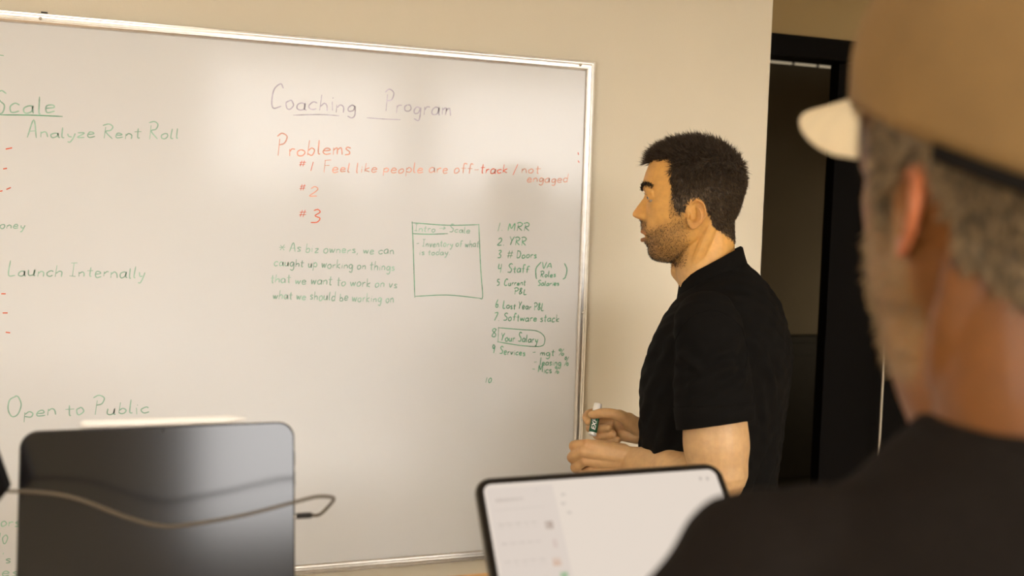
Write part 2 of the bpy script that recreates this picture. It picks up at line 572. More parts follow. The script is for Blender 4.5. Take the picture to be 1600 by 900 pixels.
def spline(pts, sub=5):
    P = [np.array(p, float) for p in pts]
    if len(P) < 3:
        return P
    out = []
    for i in range(len(P) - 1):
        p0 = P[i - 1] if i > 0 else 2 * P[0] - P[1]
        p3 = P[i + 2] if i + 2 < len(P) else 2 * P[-1] - P[-2]
        for k in range(sub):
            t = k / sub
            out.append(0.5 * (2 * P[i] + (P[i + 1] - p0) * t + (2 * p0 - 5 * P[i] + 4 * P[i + 1] - p3) * t * t + (3 * P[i] - p0 - 3 * P[i + 1] + p3) * t ** 3))
    out.append(P[-1])
    return out


def ribbon(mb, pts, w, y):
    P = [np.array(p, float) for p in pts]
    v, f = [], []
    for i, p in enumerate(P):
        d = P[min(i + 1, len(P) - 1)] - P[max(i - 1, 0)]
        L = np.hypot(*d) or 1e-6
        n = np.array((-d[1], d[0])) / L * w / 2
        if i in (0, len(P) - 1):
            n = n * 0.6
        v += [(p[0] + n[0], y, p[1] + n[1]), (p[0] - n[0], y, p[1] - n[1])]
    for i in range(len(P) - 1):
        f.append((2 * i, 2 * i + 1, 2 * i + 3, 2 * i + 2))
    mb.add(v, f)


rng = random.Random(4)


def write(text, x0, z0, x1, z1, h):
    mb = MB()
    x = 0.0
    glyphs = []
    lc = 0.64 if h > .03 else 0.84
    for ch in text:
        if ch == ' ':
            x += 0.36
            continue
        a, st = G[ch]
        low = ch.islower()
        if low:
            st = [[(px_ * 1.06, pz_ * lc if pz_ > 0 else pz_ * lc) for px_, pz_ in q] for q in st]
        glyphs.append((x, st))
        x += a + 0.12
    k = (x1 - x0) / max(x - 0.12, 0.01)
    sl = (z1 - z0) / (x1 - x0)
    wd = 0.0020 + 0.016 * min(h, 0.05)
    for gx, st in glyphs:
        jz, js = rng.uniform(-.05, .05) * h, rng.uniform(0.86, 1.12)
        for s in st:
            pts = []
            for px_, pz_ in s:
                X = x0 + (gx + px_ + 0.10 * pz_ + rng.uniform(-.03, .03)) * k
                pts.append((X, z0 + sl * (X - x0) + jz + (pz_ * js + rng.uniform(-.02, .02)) * h))
            ribbon(mb, spline(pts), wd, -0.0124)
    return mb


INK = {'g': GREEN, 'r': RED, 'p': PURPLE, 'G': PGREEN, 'R': PRED}
INKN = {'g': 'green', 'r': 'red', 'p': 'pale violet', 'G': 'pale green', 'R': 'faded, glare-paled red'}
TEXT = [
('Scale', -1.3156, 1.7546, -1.1998, 1.7645, 0.0544, 'G'),
('Analyze Rent Roll', -1.2524, 1.7117, -0.9585, 1.7242, 0.0346, 'G'),
('money', -1.3191, 1.5224, -1.2566, 1.5228, 0.0184, 'G'),
('Launch Internally', -1.289, 1.4258, -1.0253, 1.4248, 0.0283, 'G'),
('Open to Public', -1.2926, 1.1314, -1.0162, 1.1317, 0.0412, 'G'),
('Doors', -1.3366, 0.9041, -1.2695, 0.8993, 0.0327, 'G'),
('10', -1.3106, 0.8641, -1.2914, 0.8626, 0.0219, 'G'),
("'s", -1.3036, 0.8225, -1.2867, 0.8211, 0.0246, 'G'),
('es', -1.3037, 0.7951, -1.2723, 0.7923, 0.0247, 'G'),
('Coaching', -0.7685, 1.8033, -0.5798, 1.8042, 0.0564, 'p'),
('Program', -0.5158, 1.8127, -0.359, 1.811, 0.0555, 'p'),
('Problems', -0.7534, 1.699, -0.5897, 1.7102, 0.0498, 'R'),
('#', -0.7045, 1.6774, -0.6904, 1.678, 0.0142, 'r'),
('1', -0.6818, 1.6685, -0.6719, 1.6689, 0.0185, 'r'),
('Feel like people are off-', -0.6506, 1.667, -0.2872, 1.6813, 0.0252, 'R'),
('track /', -0.2841, 1.6814, -0.191, 1.685, 0.0252, 'r'),
('not', -0.1818, 1.6854, -0.1345, 1.6873, 0.0252, 'R'),
('engaged', -0.1663, 1.6659, -0.0607, 1.6688, 0.0247, 'R'),
('#', -0.7023, 1.6248, -0.6896, 1.6253, 0.0142, 'r'),
('2', -0.6809, 1.6114, -0.6625, 1.6121, 0.0243, 'R'),
('#', -0.7028, 1.5648, -0.6873, 1.5653, 0.0157, 'r'),
('3', -0.6772, 1.5527, -0.6559, 1.5533, 0.0273, 'r'),
('* As biz owners, we can', -0.7451, 1.4866, -0.4865, 1.4857, 0.0218, 'G'),
('caught up working on things', -0.7558, 1.455, -0.4842, 1.4472, 0.0218, 'G'),
('that we want to work on vs', -0.7636, 1.4177, -0.4773, 1.4071, 0.0233, 'G'),
('what we should be working on', -0.7576, 1.3819, -0.484, 1.3727, 0.0234, 'G'),
('Intro > Scale', -0.4395, 1.5403, -0.3051, 1.5392, 0.018, 'G'),
('- Inventory of what', -0.4341, 1.5046, -0.282, 1.5063, 0.0196, 'G'),
('is today.', -0.426, 1.4854, -0.3521, 1.4868, 0.0165, 'G'),
('1. MRR', -0.2369, 1.5456, -0.156, 1.5477, 0.0184, 'g'),
('2. YRR', -0.2359, 1.5119, -0.163, 1.5119, 0.02, 'g'),
('3. # Doors', -0.235, 1.4813, -0.1358, 1.483, 0.0185, 'g'),
('4. Staff', -0.234, 1.4459, -0.1544, 1.4469, 0.0217, 'g'),
('VA', -0.1217, 1.4583, -0.0951, 1.4587, 0.014, 'g'),
('Roles', -0.1243, 1.4364, -0.0844, 1.4369, 0.0172, 'g'),
('Salaries', -0.1303, 1.416, -0.0753, 1.4165, 0.0141, 'g'),
('(', -0.1408, 1.4347, -0.1276, 1.4348, 0.0405, 'g'),
(')', -0.0691, 1.4323, -0.0556, 1.4325, 0.044, 'g'),
('5. Current', -0.2347, 1.4151, -0.1616, 1.4158, 0.0155, 'g'),
('P&L', -0.1903, 1.3938, -0.1576, 1.394, 0.0155, 'g'),
('6. Last Year P&L', -0.2363, 1.3611, -0.1116, 1.355, 0.0187, 'g'),
('7. Software stack', -0.2402, 1.3302, -0.0721, 1.3266, 0.0203, 'g'),
('8', -0.2455, 1.2915, -0.2326, 1.2914, 0.0186, 'g'),
('Your Salary', -0.221, 1.282, -0.1256, 1.2748, 0.0219, 'g'),
('9. Services', -0.2427, 1.2512, -0.1577, 1.2437, 0.0187, 'g'),
('- mgt %', -0.1395, 1.245, -0.0557, 1.2423, 0.019, 'g'),
('- leasing %', -0.1338, 1.2213, -0.0429, 1.2181, 0.0207, 'g'),
('- Mics %', -0.1382, 1.204, -0.0676, 1.1978, 0.0191, 'g'),
('10.', -0.2567, 1.1799, -0.2341, 1.1794, 0.0141, 'g'),
]
for t, x0, z0, x1, z1, h, c in TEXT:
    o = wchild('handwriting', write(t, x0, z0, x1, z1, h), INK[c])
    if len(t) > 3:
        o['label'] = INKN[c] + ' handwriting that reads ' + t.replace('>', 'to')
STROKES = [
('g', [(-1.3017, 1.7535), (-1.2428, 1.7566), (-1.1853, 1.7576)]),
('g', [(-1.3011, 1.8736), (-1.2941, 1.8729)]),
('r', [(-1.2914, 1.6849), (-1.2797, 1.6881)]),
('r', [(-1.2963, 1.6444), (-1.2893, 1.646)]),
('r', [(-1.2906, 1.603), (-1.2824, 1.6072)]),
('r', [(-1.3024, 1.5986), (-1.2977, 1.6001)]),
('r', [(-1.301, 1.3888), (-1.2927, 1.3888)]),
('r', [(-1.2988, 1.3491), (-1.2893, 1.3491)]),
('r', [(-1.2931, 1.3092), (-1.2848, 1.3079)]),
('p', [(-0.7187, 1.7897), (-0.6598, 1.7949), (-0.6171, 1.7947)]),
('p', [(-0.555, 1.7943), (-0.5154, 1.7939), (-0.4768, 1.7948)]),
('g', [(-0.4445, 1.5624), (-0.4396, 1.4821), (-0.4343, 1.3849)]),
('g', [(-0.446, 1.5594), (-0.3586, 1.5559), (-0.2819, 1.5596)]),
('g', [(-0.2836, 1.561), (-0.2758, 1.4546), (-0.2691, 1.3887), (-0.277, 1.3841)]),
('g', [(-0.2754, 1.3841), (-0.3543, 1.3913), (-0.4344, 1.3879)]),
('g', [(-0.4439, 1.5342), (-0.4043, 1.5337), (-0.3581, 1.5364)]),
('g', [(-0.2268, 1.3147), (-0.2273, 1.2774)]),
('g', [(-0.2284, 1.3131), (-0.168, 1.3081), (-0.1299, 1.3048), (-0.1112, 1.2936), (-0.1074, 1.2794), (-0.117, 1.2668), (-0.1667, 1.269), (-0.229, 1.279)]),
('r', [(-0.0365, 1.7429), (-0.0346, 1.7368)]),
('r', [(-0.0357, 1.7228), (-0.0322, 1.7183)]),
]
for c, pts in STROKES:
    mb = MB()
    ribbon(mb, spline(pts), 0.0021 if c != 'r' or len(pts) > 2 else 0.004, -0.0124)
    wchild('pen_stroke', mb, INK[c])
# ------------------------------------------------------------------ bar-height table
TZ = 1.080
tb = empty('bar_table', (-0.80, -1.27, 0))
tag(tb, 'bar-height table with a honey oak top in front of the whiteboard', 'table')
obj('table_top', MB().box(-1.55, 1.15, -.305, .305, TZ - .034, TZ), OAK, tb, False, 0.004)
for x, y in ((-1.45, -.24), (-1.45, .24), (1.05, -.24), (1.05, .24)):
    obj('leg', MB().box(x - .025, x + .025, y - .025, y + .025, 0, TZ - .034), DARKMET, tb, False, 0.003)
for y in (-.24, .24):
    obj('apron', MB().box(-1.425, 1.025, y - .012, y + .012, TZ - .10, TZ - .034), DARKMET, tb)
obj('foot_rail', MB().box(-1.425, 1.025, -.015, .015, .22, .25), DARKMET, tb, False, 0.003)
for x in (-1.45, 1.05):
    obj('side_rail', MB().box(x - .012, x + .012, -.215, .215, .215, .255), DARKMET, tb)

# ------------------------------------------------------------------ tablets
TW, TH = 0.2806, 0.2149
GLASSB = mat('black_screen_glass', (0.006, 0.005, 0.005), 0.14, spec=0.5)
CASE = mat('black_tablet_case', (0.012, 0.011, 0.010), 0.4)
GREYMET = mat('space_grey_metal', (0.16, 0.15, 0.13), 0.35, metal=0.9)
STYL = mat('white_stylus_plastic', (0.80, 0.77, 0.70), 0.3)


def frame_matrix(cb, r, u):
    r, u = Vector(r).normalized(), Vector(u)
    u = (u - r * u.dot(r)).normalized()
    n = r.cross(u)            # towards the viewer is -y local
    Mx = Matrix((r, u.cross(r), u)).transposed().to_4x4()
    Mx.translation = Vector(cb)
    return Mx


def tablet(name, cb, r, u, body_mat, label):
    e = bpy.data.objects.new(name, None)
    e.empty_display_size = 0.05
    COL.objects.link(e)
    e.matrix_world = frame_matrix(cb, r, u)
    tag(e, label, 'tablet')
    b = rounded_slab(TW, TH, 0.0072, 0.018)
    b.v = [(x, y, z + TH / 2) for x, y, z in b.v]
    obj('body', b, body_mat, e, False)
    return e


# left: switched off, standing on its keyboard stand, facing the camera
yw, tl = R(0.5), R(10.5)
rL = Vector((math.cos(yw), math.sin(yw), 0))
n0 = Vector((math.sin(yw), -math.cos(yw), 0))
uL = Vector((0, 0, 1)) * math.cos(tl) - n0 * math.sin(tl)
TLl = Vector((-1.0920, -1.1136, 1.3309))
cbL = TLl + rL * TW / 2 - uL * TH
t1 = tablet('tablet', cbL, rL, uL, CASE, 'tablet with a dark switched-off screen and a white stylus along its top')
g = rounded_slab(TW - .003, TH - .003, 0.0010, 0.017)
g.v = [(x, y - .0008, z + TH / 2) for x, y, z in g.v]
obj('dark_screen', g, GLASSB, t1, False)
obj('front_camera', MB().tube([(0, -.0008, TH - .0045), (0, -.00095, TH - .0045)], .0014, 12, 1, ends=False), DARKMET, t1, True)
for k in range(2):
    obj('side_button', MB().box(TW / 2 - .0005, TW / 2 + .0006, .002, .005, TH - .05 - k * .022, TH - .034 - k * .022), CASE, t1)
sty = empty('stylus', (0, 0, 0))
sty.matrix_world = frame_matrix(cbL + uL * (TH + .0046), rL, uL)
tag(sty, 'white digital stylus lying along the top edge of the dark tablet', 'stylus')
obj('barrel', MB().tube([(-.0787, .0036, 0), (.066, .0036, 0)], .0045, 16, 1), STYL, sty, True)
obj('tip', MB().tube([(.066, .0036, 0), (.080, .0036, 0), (.0872, .0036, 0)], [.0045, .0026, .0008], 16, 3), STYL, sty, True)


def keyboard_stand(cb, r, u, label):
    """hinged keyboard stand that holds a tablet: back plate behind it, deck flat on the table"""
    r = Vector((r.x, r.y, 0)).normalized()
    f = Vector((r.y, -r.x, 0))       # towards the viewer
    e = empty('keyboard_stand', (cb.x, cb.y, TZ), math.atan2(r.y, r.x))
    tag(e, label, 'keyboard stand')
    hz = cb.z - TZ
    obj('deck', MB().box(-TW / 2, TW / 2, -.140, .06, 0, .0065), CASE, e, False, .002)
    for row in range(5):
        for c in range(13):
            x = -.130 + c * .0203
            y = .018 - row * .0185
            k = MB().box(x, x + .0175, y - .0160, y, .0065, .0078)
            obj('key', k, GREYMET, e)
    obj('trackpad', MB().box(-.05, .05, -.130, -.080, .0065, .0070), GREYMET, e)
    back = u.dot(-f)                  # lean of the tablet
    lean = Vector((0, back, u.z)).normalized()
    p0 = Vector((0, .0085 + .006, hz))
    nrm = Vector((0, lean.z, -lean.y))
    sl = [p0 + Vector((s * TW * .46, 0, 0)) + lean * (TH * q) + nrm * th for th in (0, .003) for q in (.02, .90) for s in (-1, 1)]
    pm = MB().add(sl, [(0, 1, 3, 2), (4, 6, 7, 5), (0, 4, 5, 1), (2, 3, 7, 6), (0, 2, 6, 4), (1, 5, 7, 3)])
    obj('back_plate', pm, CASE, e)
    mid = p0 + lean * (TH * .30) + nrm * .003
    hb = [Vector((s * TW * .49, yy, zz)) for yy, zz in ((mid.y, mid.z), (mid.y + .004, mid.z), (.060, .0065), (.054, .0065)) for s in (-1, 1)]
    obj('support_flap', MB().add(hb, [(0, 1, 3, 2), (2, 3, 5, 4), (4, 5, 7, 6), (6, 7, 1, 0), (0, 2, 4, 6), (1, 7, 5, 3)]), CASE, e)
    obj('hinge', MB().tube([(-TW * .49, .057, .010), (TW * .49, .057, .010)], .005, 12, 1), GREYMET, e, True)
    return e


keyboard_stand(cbL, rL, uL, 'black keyboard stand under the tablet with the dark screen')

# right: lit screen, laid back at a drawing angle
rR = Vector((0.99677018, -0.07381761, 0.03162549))
uR = Vector((0.03099728, 0.71693804, 0.69644742))
cbR = Vector((-0.50681, -1.41843, 1.14777))
t2 = tablet('tablet', cbR, rR, uR, GREYMET, 'tablet with a lit white screen in front of the man in the cap')
g = rounded_slab(TW - .003, TH - .003, 0.0010, 0.017)
g.v = [(x, y - .0008, z + TH / 2) for x, y, z in g.v]
obj('bezel', g, GLASSB, t2, False)
SCR = mat('lit_screen_white', (0.02, 0.02, 0.02), 0.12, emit=(0.78, 0.68, 0.59), estr=0.95)
s = rounded_slab(TW - .0175, TH - .0175, 0.0006, 0.009)
s.v = [(x, y - .0013, z + TH / 2) for x, y, z in s.v]
scr = obj('display', s, SCR, t2, False)


def ui(name, x, d, w, h, m):
    """a flat screen element; x, d measured from the tablet's top left corner"""
    X = x - TW / 2
    o = obj(name, MB().box(X - w / 2, X + w / 2, -.00145, -.00132, TH - d - h / 2, TH - d + h / 2), m, scr)
    return o


def glow(name, c, k=0.9):
    return mat(name, (0.02, 0.02, 0.02), 0.15, emit=c, estr=k)


GT = glow('screen_grey_text', (0.56, 0.47, 0.41))
GL = glow('screen_pale_text', (0.66, 0.57, 0.50))
random.seed(3)
ui('sidebar', .0475, .104, .072, .180, glow('screen_sidebar', (0.76, 0.66, 0.585)))
for i, (x, d, w, h) in enumerate(((.034, .0284, .030, .0035), (.0425, .0395, .055, .0012))):
    ui('text_line', x, d, w, h, GT if i == 0 else GL)
for k, d in enumerate((.0560, .0775, .0970, .1165, .136, .156)):
    for j in range(5):
        ui('text_line', .0205 + j * .0088, d, .0065, .0017, GT)
        if k % 2 == 0:
            ui('text_line', .0205 + j * .0088, d + .0042, .0060, .0014, GL)
ui('thumbnail', .0704, .0605, .0085, .0085, glow('screen_brown_thumb', (0.28, 0.17, 0.12)))
ui('thumbnail', .0722, .0812, .0045, .0090, glow('screen_pink_thumb', (0.62, 0.45, 0.40)))
ui('thumbnail', .0704, .1010, .0085, .0085, glow('screen_orange_thumb', (0.62, 0.30, 0.14)))
ui('thumbnail', .0745, .1165, .0080, .0080, glow('screen_green_thumb', (0.10, 0.42, 0.14)))
ui('thumbnail', .0720, .1370, .0080, .0080, glow('screen_grey_thumb', (0.4, 0.34, 0.30)))
for x, d in ((.0659, .0189), (.0928, .0269), (.0906, .0374), (.0948, .0483)):
    ui('toolbar_icon', x, d, .0050, .0030, GL)
for x, d in ((.2519, .0196), (.2600, .0202)):
    ui('toolbar_icon', x, d, .0032, .0036, GT)
keyboard_stand(cbR, rR, uR, 'keyboard stand under the tablet with the lit screen')

# ------------------------------------------------------------------ charging cable and the black hub at the left
cab = empty('charging_cable', (-.8036, -1.112, 1.2224))
tag(cab, 'thin dark charging cable looping in front of the dark tablet', 'cable')
CABLE = mat('cable_rubber', (0.07, 0.05, 0.025), 0.5)
pts = [(-.7949, -1.1170, 1.2320), (-.7833, -1.1378, 1.2390), (-.7761, -1.1807, 1.2566), (-.7828, -1.2191, 1.2720), (-.8009, -1.2442, 1.2808), (-.8231, -1.2580, 1.2809),
       (-.8733, -1.2632, 1.2723), (-.9204, -1.2588, 1.2654), (-.9466, -1.2503, 1.2628), (-.9787, -1.2393, 1.2697), (-1.0255, -1.2228, 1.2866), (-1.0605, -1.2110, 1.2917), (-1.0895, -1.2018, 1.2920)]
pe = TLl + rL * TW - uL * .1065 - n0 * .003
pts[0] = tuple(pe + rL * .0165)
pts[1] = tuple(pe + rL * .027 + Vector((0, -.012, .004)))
o = obj('cord', MB().tube(pts, .0017, 10, 6), CABLE, cab, True)
o.matrix_parent_inverse = Matrix.Translation((.8036, 1.112, -1.2224))
for nm, a, b, rr_, m_ in (('plug_shell', 0, .004, .0030, STEEL), ('plug_housing', .004, .0165, .0046, DARKMET)):
    o = obj(nm, MB().tube([pe + rL * a, pe + rL * b], rr_, 12, 1, flat=0.7), m_, cab, True)
    o.matrix_parent_inverse = Matrix.Translation((.8036, 1.112, -1.2224))
hub = empty('desk_hub', (-1.125, -1.20, TZ))
tag(hub, 'black angular device cut off at the left edge where the cable ends', 'device')
poly = [(-1.0879, 1.2933), (-1.1060, 1.3533), (-1.150, 1.3560), (-1.165, 1.30), (-1.150, 1.252), (-1.1160, 1.2560)]
hm = MB().rings([[(x + 1.125, y, z - TZ) for x, z in poly] for y in (-.016, .016)])
obj('housing', hm, BLACKP, hub, False, .0015)
obj('stem', MB().tube([(-.010, 0, .003), (-.010, 0, .18)], .006, 12, 2), DARKMET, hub, True)
obj('foot', MB().tube([(-.010, 0, .0), (-.010, 0, .004)], [.034, .032], 28, 1, ends=False), DARKMET, hub, True)
# ------------------------------------------------------------------ people
def sm(a, b, x):
    t = np.clip((np.asarray(x, float) - a) / (b - a), 0, 1)
    return t * t * (3 - 2 * t)


ZF = [-92, -91, -88, -82, -72, -66, -60, -53, -46, -41, -38, -31, -21, -10, 0, 10, 24, 37, 43, 52, 60, 80, 101, 110, 120, 130, 138, 143, 146]
XF = [50, 66, 76, 83, 87, 86.5, 90, 96.5, 94, 89.0, 94, 100.5, 102.5, 101, 96, 94, 94, 96, 98, 103.5, 102.5, 97.5, 90, 85, 76, 62, 45, 28, 5]
ZS = [-92, -91, -88, -82, -72, -66, -60, -41, -21, -10, 0, 10, 24, 37, 43, 52, 60, 80, 101, 110, 120, 130, 138, 143, 146]
XS = [50, 66, 76, 83, 86, 86.5, 88, 92, 96, 97, 95, 94, 94, 96, 98, 101, 102, 97.5, 90, 85, 76, 62, 45, 28, 5]
ZW = [-92, -88, -82, -70, -55, -40, -20, 0, 20, 40, 60, 80, 97, 110, 120, 130, 138, 143, 146]
WW = [16, 25, 34, 46, 56, 62, 67, 71, 74, 76, 77, 75.5, 71, 64.5, 57, 46, 33, 20, 4]
ZB = [-92, -85, -70, -55, -40, -25, 11, 42, 67, 97, 110, 125, 134, 140, 144, 146]
XB = [40, 30, 8, -12, -40, -62, -80, -88, -91, -84.5, -77, -60, -44, -30, -12, 0]
ZM = [-92, -70, -40, -10, 40, 146]
XM = [47, 32, 8, -8, -12, -2]
NZ = [-17, -14, -10.5, -8, -5, -2, 1, 4, 10, 17, 24, 30, 37, 44]
NX = [0, 1, 7, 15, 21, 23.5, 24, 23.4, 20.5, 16, 11, 5.5, 1.5, 0]
SZ = [-12, 0, 10, 24, 40]
SX = [12.5, 12.5, 10, 7.2, 8]


def head_points(n=112):
    zs = np.concatenate([np.arange(-92, -80, 1.0), np.arange(-80, 132, 1.7), np.arange(132, 146.1, 1.2)])
    rings = []
    th = np.linspace(-PI, PI, n, endpoint=False)
    ct, st = np.cos(th), np.sin(th)
    for z in zs:
        xf, xs_, w, xb, xm = (np.interp(z, a, b) for a, b in ((ZF, XF), (ZS, XS), (ZW, WW), (ZB, XB), (ZM, XM)))
        xm = min(max(xm, xb + 3), xs_ - 3)
        y = w * np.sign(st) * np.abs(st) ** 0.9
        x = np.where(ct > 0, xm + (xs_ - xm) * np.abs(ct) ** 0.88, xm - (xm - xb) * np.abs(ct) ** 0.9)
        fr = sm(0.15, 0.5, ct)
        ay = np.abs(y)
        x = x + (xf - xs_) * np.exp(-(ay / 21.0) ** 2.4) * fr
        x = x + np.interp(z, NZ, NX) * np.exp(-(ay / np.interp(z, SZ, SX)) ** 2.3) * fr
        g = lambda cy, cz, sy, sz: np.exp(-((ay - cy) / sy) ** 2 - ((z - cz) / sz) ** 2) * fr
        x = x + 4.5 * g(14, -3.5, 4.5, 5.5)            # nostril wings
        x = x - 3.5 * g(11, 6, 5, 6) * 0.4
        x = x - 7.5 * g(29, 33, 12, 9)                 # eye sockets
        x = x - 3.0 * g(17, 30, 6, 9)
        x = x + 3.0 * g(26, 52, 18, 6)                 # brow
        x = x + 3.0 * g(44, 8, 14, 11)                 # cheekbones
        x = x - 3.0 * g(38, -22, 12, 14)               # hollow beside the mouth
        x = x - 1.6 * g(20, -10, 4, 14)                # crease from nose to mouth
        k = 1 + 0.030 * np.exp(-((x - 35) / 25) ** 2 - ((z - 6) / 14) ** 2) - 0.035 * np.exp(-((x - 62) / 16) ** 2 - ((z - 48) / 18) ** 2) - 0.03 * np.exp(-((x - 45) / 22) ** 2 - ((z + 28) / 14) ** 2)
        y = y * k
        rings.append(np.stack([x, y, np.full_like(x, z)], 1) / 1000.0)
    return rings


def ear_mesh(mb, side, dx=0.0, dz=0.0, k=1.0):
    """outer ear: rim, inner ridge, hollow and lobe as a relief on a thin closed shell"""
    nr, na = 22, 64
    front, back = [], []
    for i in range(nr + 1):
        r = i / nr
        ra, rb = [], []
        for j in range(na):
            a = 2 * PI * j / na              # 0 = towards the face, 90 = up
            ca, sa = math.cos(a), math.sin(a)
            ox = (16.0 if ca > 0 else 20.0) * ca * (1.0 if sa > 0 else 1.0 - 0.32 * abs(sa) ** 2)
            oz = 28.5 * sa
            x, z = ox * r, oz * r
            x += -3.0 * (z / 28.0) * 1.0     # leans back at the top
            up = max(0.0, min(1.0, 0.5 + 1.2 * (0.55 - ca * 0.9 + sa * 0.45)))    # rim runs over top and back
            lobe = math.exp(-((z + 22) / 9.0) ** 2)
            h = 3.0
            h += 5.6 * math.exp(-((r - .90) / .085) ** 2) * up * (1 - lobe)
            rr2 = math.hypot((x + 1.5) / 17.0, (z + 2) / 24.0)
            h += 5.2 * math.exp(-((rr2 - .60) / .09) ** 2) * max(0, min(1, .6 - ca)) * (1 - lobe)
            con = math.exp(-(((x - 2.5) / 6.6) ** 2 + ((z + 3.0) / 9.0) ** 2) ** 2.2)
            h -= 1.6 * math.exp(-((r - .74) / .06) ** 2) * up * (1 - lobe)
            h -= 11.0 * con
            h -= 3.5 * math.exp(-((x - 1) / 5.0) ** 2 - ((z - 11) / 5.0) ** 2)
            h += 6.0 * math.exp(-((x - 10.5) / 3.0) ** 2 - ((z + 2) / 5.0) ** 2)     # tragus
            h += 2.0 * lobe * (1 - r * .3)
            flare = 0.42 * max(0.0, 9 - x) ** 1.05
            base = 69.5 - 0.10 * z + flare
            ra.append(Vector(((x * k) / 1000 + dx, side * (base + h * (1.0 if r < .97 else .55)) / 1000, z * k / 1000 + dz)))
            rb.append(Vector(((x * k * .97) / 1000 + dx, side * (base - 2.2 - 12 * con) / 1000, z * k * .97 / 1000 + dz)))
        front.append(ra)
        back.append(rb)
    front[0] = [p + (front[1][j] - p) * .05 for j, p in enumerate(front[0])]
    back[0] = [p + (back[1][j] - p) * .05 for j, p in enumerate(back[0])]
    mb.rings(front + back[::-1])
    # root that ties the ear to the head
    mb.ell((0.004 + dx, side * .060, 0.000 + dz), .012, .010, .022)


def add_face(mb):
    for s in (-1, 1):
        up = [(.0835, s * .0165, .0310), (.0910, s * .0235, .0352), (.0912, s * .0320, .0362), (.0878, s * .0385, .0345), (.0785, s * .0445, .0315)]
        lo = [(.0835, s * .0165, .0305), (.0885, s * .0240, .0275), (.0885, s * .0320, .0265), (.0850, s * .0385, .0280), (.0785, s * .0445, .0310)]
        mb.tube(up, [.0022, .0032, .0036, .0034, .0024], 10, 4)
        mb.tube(lo, [.0020, .0024, .0026, .0025, .0020], 10, 4)
        mb.tube([(.0870, s * .0200, .0430), (.0905, s * .0310, .0455), (.0820, s * .0430, .0400)], [.005, .0055, .005], 10, 4)
        ear_mesh(mb, s)
    mb.tube([(.0915, -.021, -.0465), (.0975, -.008, -.0505), (.0985, 0, -.0510), (.0975, .008, -.0505), (.0915, .021, -.0465)], [.0025, .0042, .0045, .0042, .0025], 12, 4)
    mb.tube([(.0925, -.022, -.0405), (.0990, -.009, -.0345), (.0995, 0, -.0350), (.0990, .009, -.0345), (.0925, .022, -.0405)], [.0020, .0036, .0036, .0036, .0020], 12, 4)


def in_poly(px_, pz_, poly):
    r = np.zeros(len(px_), bool)
    n = len(poly)
    for i in range(n):
        x1, z1 = poly[i]
        x2, z2 = poly[(i + 1) % n]
        c = ((z1 > pz_) != (z2 > pz_)) & (px_ < (x2 - x1) * (pz_ - z1) / (z2 - z1 + 1e-12) + x1)
        r ^= c
    return r


def strands(P, D, L, W, bend, seed):
    """many fine tapered hairs as one mesh: three-sided, two segments"""
    rg = np.random.RandomState(seed)
    n = len(P)
    D = D / np.linalg.norm(D, axis=1, keepdims=True)
    side = np.cross(D, rg.normal(size=(n, 3)))
    side /= np.linalg.norm(side, axis=1, keepdims=True)
    oth = np.cross(D, side)
    mid = P + D * (L * .55)[:, None]
    tip = P + D * L[:, None] + bend * L[:, None]
    V = []
    for c, s_ in ((P - D * .001, 1.0), (mid + bend * (L * .3)[:, None], .75)):
        for k in range(3):
            a = 2 * PI * k / 3
            V.append(c + (side * math.cos(a) + oth * math.sin(a)) * (W * s_)[:, None])
    V.append(tip)
    V = np.stack(V, 1).reshape(-1, 3)
    base = (np.arange(n) * 7)[:, None]
    quads = np.concatenate([base + np.array([[0, 1, 4, 3]]), base + np.array([[1, 2, 5, 4]]), base + np.array([[2, 0, 3, 5]])])
    tris = np.concatenate([base + np.array([[3, 4, 6]]), base + np.array([[4, 5, 6]]), base + np.array([[5, 3, 6]])])
    me = bpy.data.meshes.new('hair')
    me.from_pydata(V.tolist(), [], quads.tolist() + tris.tolist())
    me.update()
    return me


def normals(me):
    a = np.empty(len(me.vertices) * 3, np.float32)
    me.vertex_normals.foreach_get('vector', a)
    return a.reshape(-1, 3)


def superring(cx, cy, z, a, b, rot=0.0, n=48, e=0.86, tilt=0.0):
    out = []
    for j in range(n):
        t = 2 * PI * j / n
        c, s_ = math.cos(t), math.sin(t)
        x = a * math.copysign(abs(c) ** e, c)
        y = b * math.copysign(abs(s_) ** e, s_)
        out.append((cx + x * math.cos(rot) - y * math.sin(rot), cy + x * math.sin(rot) + y * math.cos(rot), z + tilt * x))
    return out


def interp_rings(rows, step, rot, ax, n=48, e=0.86):
    """rows: (z, depth half, width half, centre shift along the front direction, forward tilt)"""
    rows = sorted([tuple(r) + (0.0,) * (5 - len(r)) for r in rows])
    Z = [r[0] for r in rows]
    out = []
    for z in np.arange(Z[0], Z[-1] + 1e-6, step):
        # smooth interpolation
        a, b, c, tl_ = (np.mean([np.interp(z + d, Z, [r[i] for r in rows]) for d in (-.012, -.006, 0, .006, .012)]) for i in (1, 2, 3, 4))
        out.append(superring(ax[0] + c * math.cos(rot), ax[1] + c * math.sin(rot), z, a, b, rot, n, e, tl_))
    return out


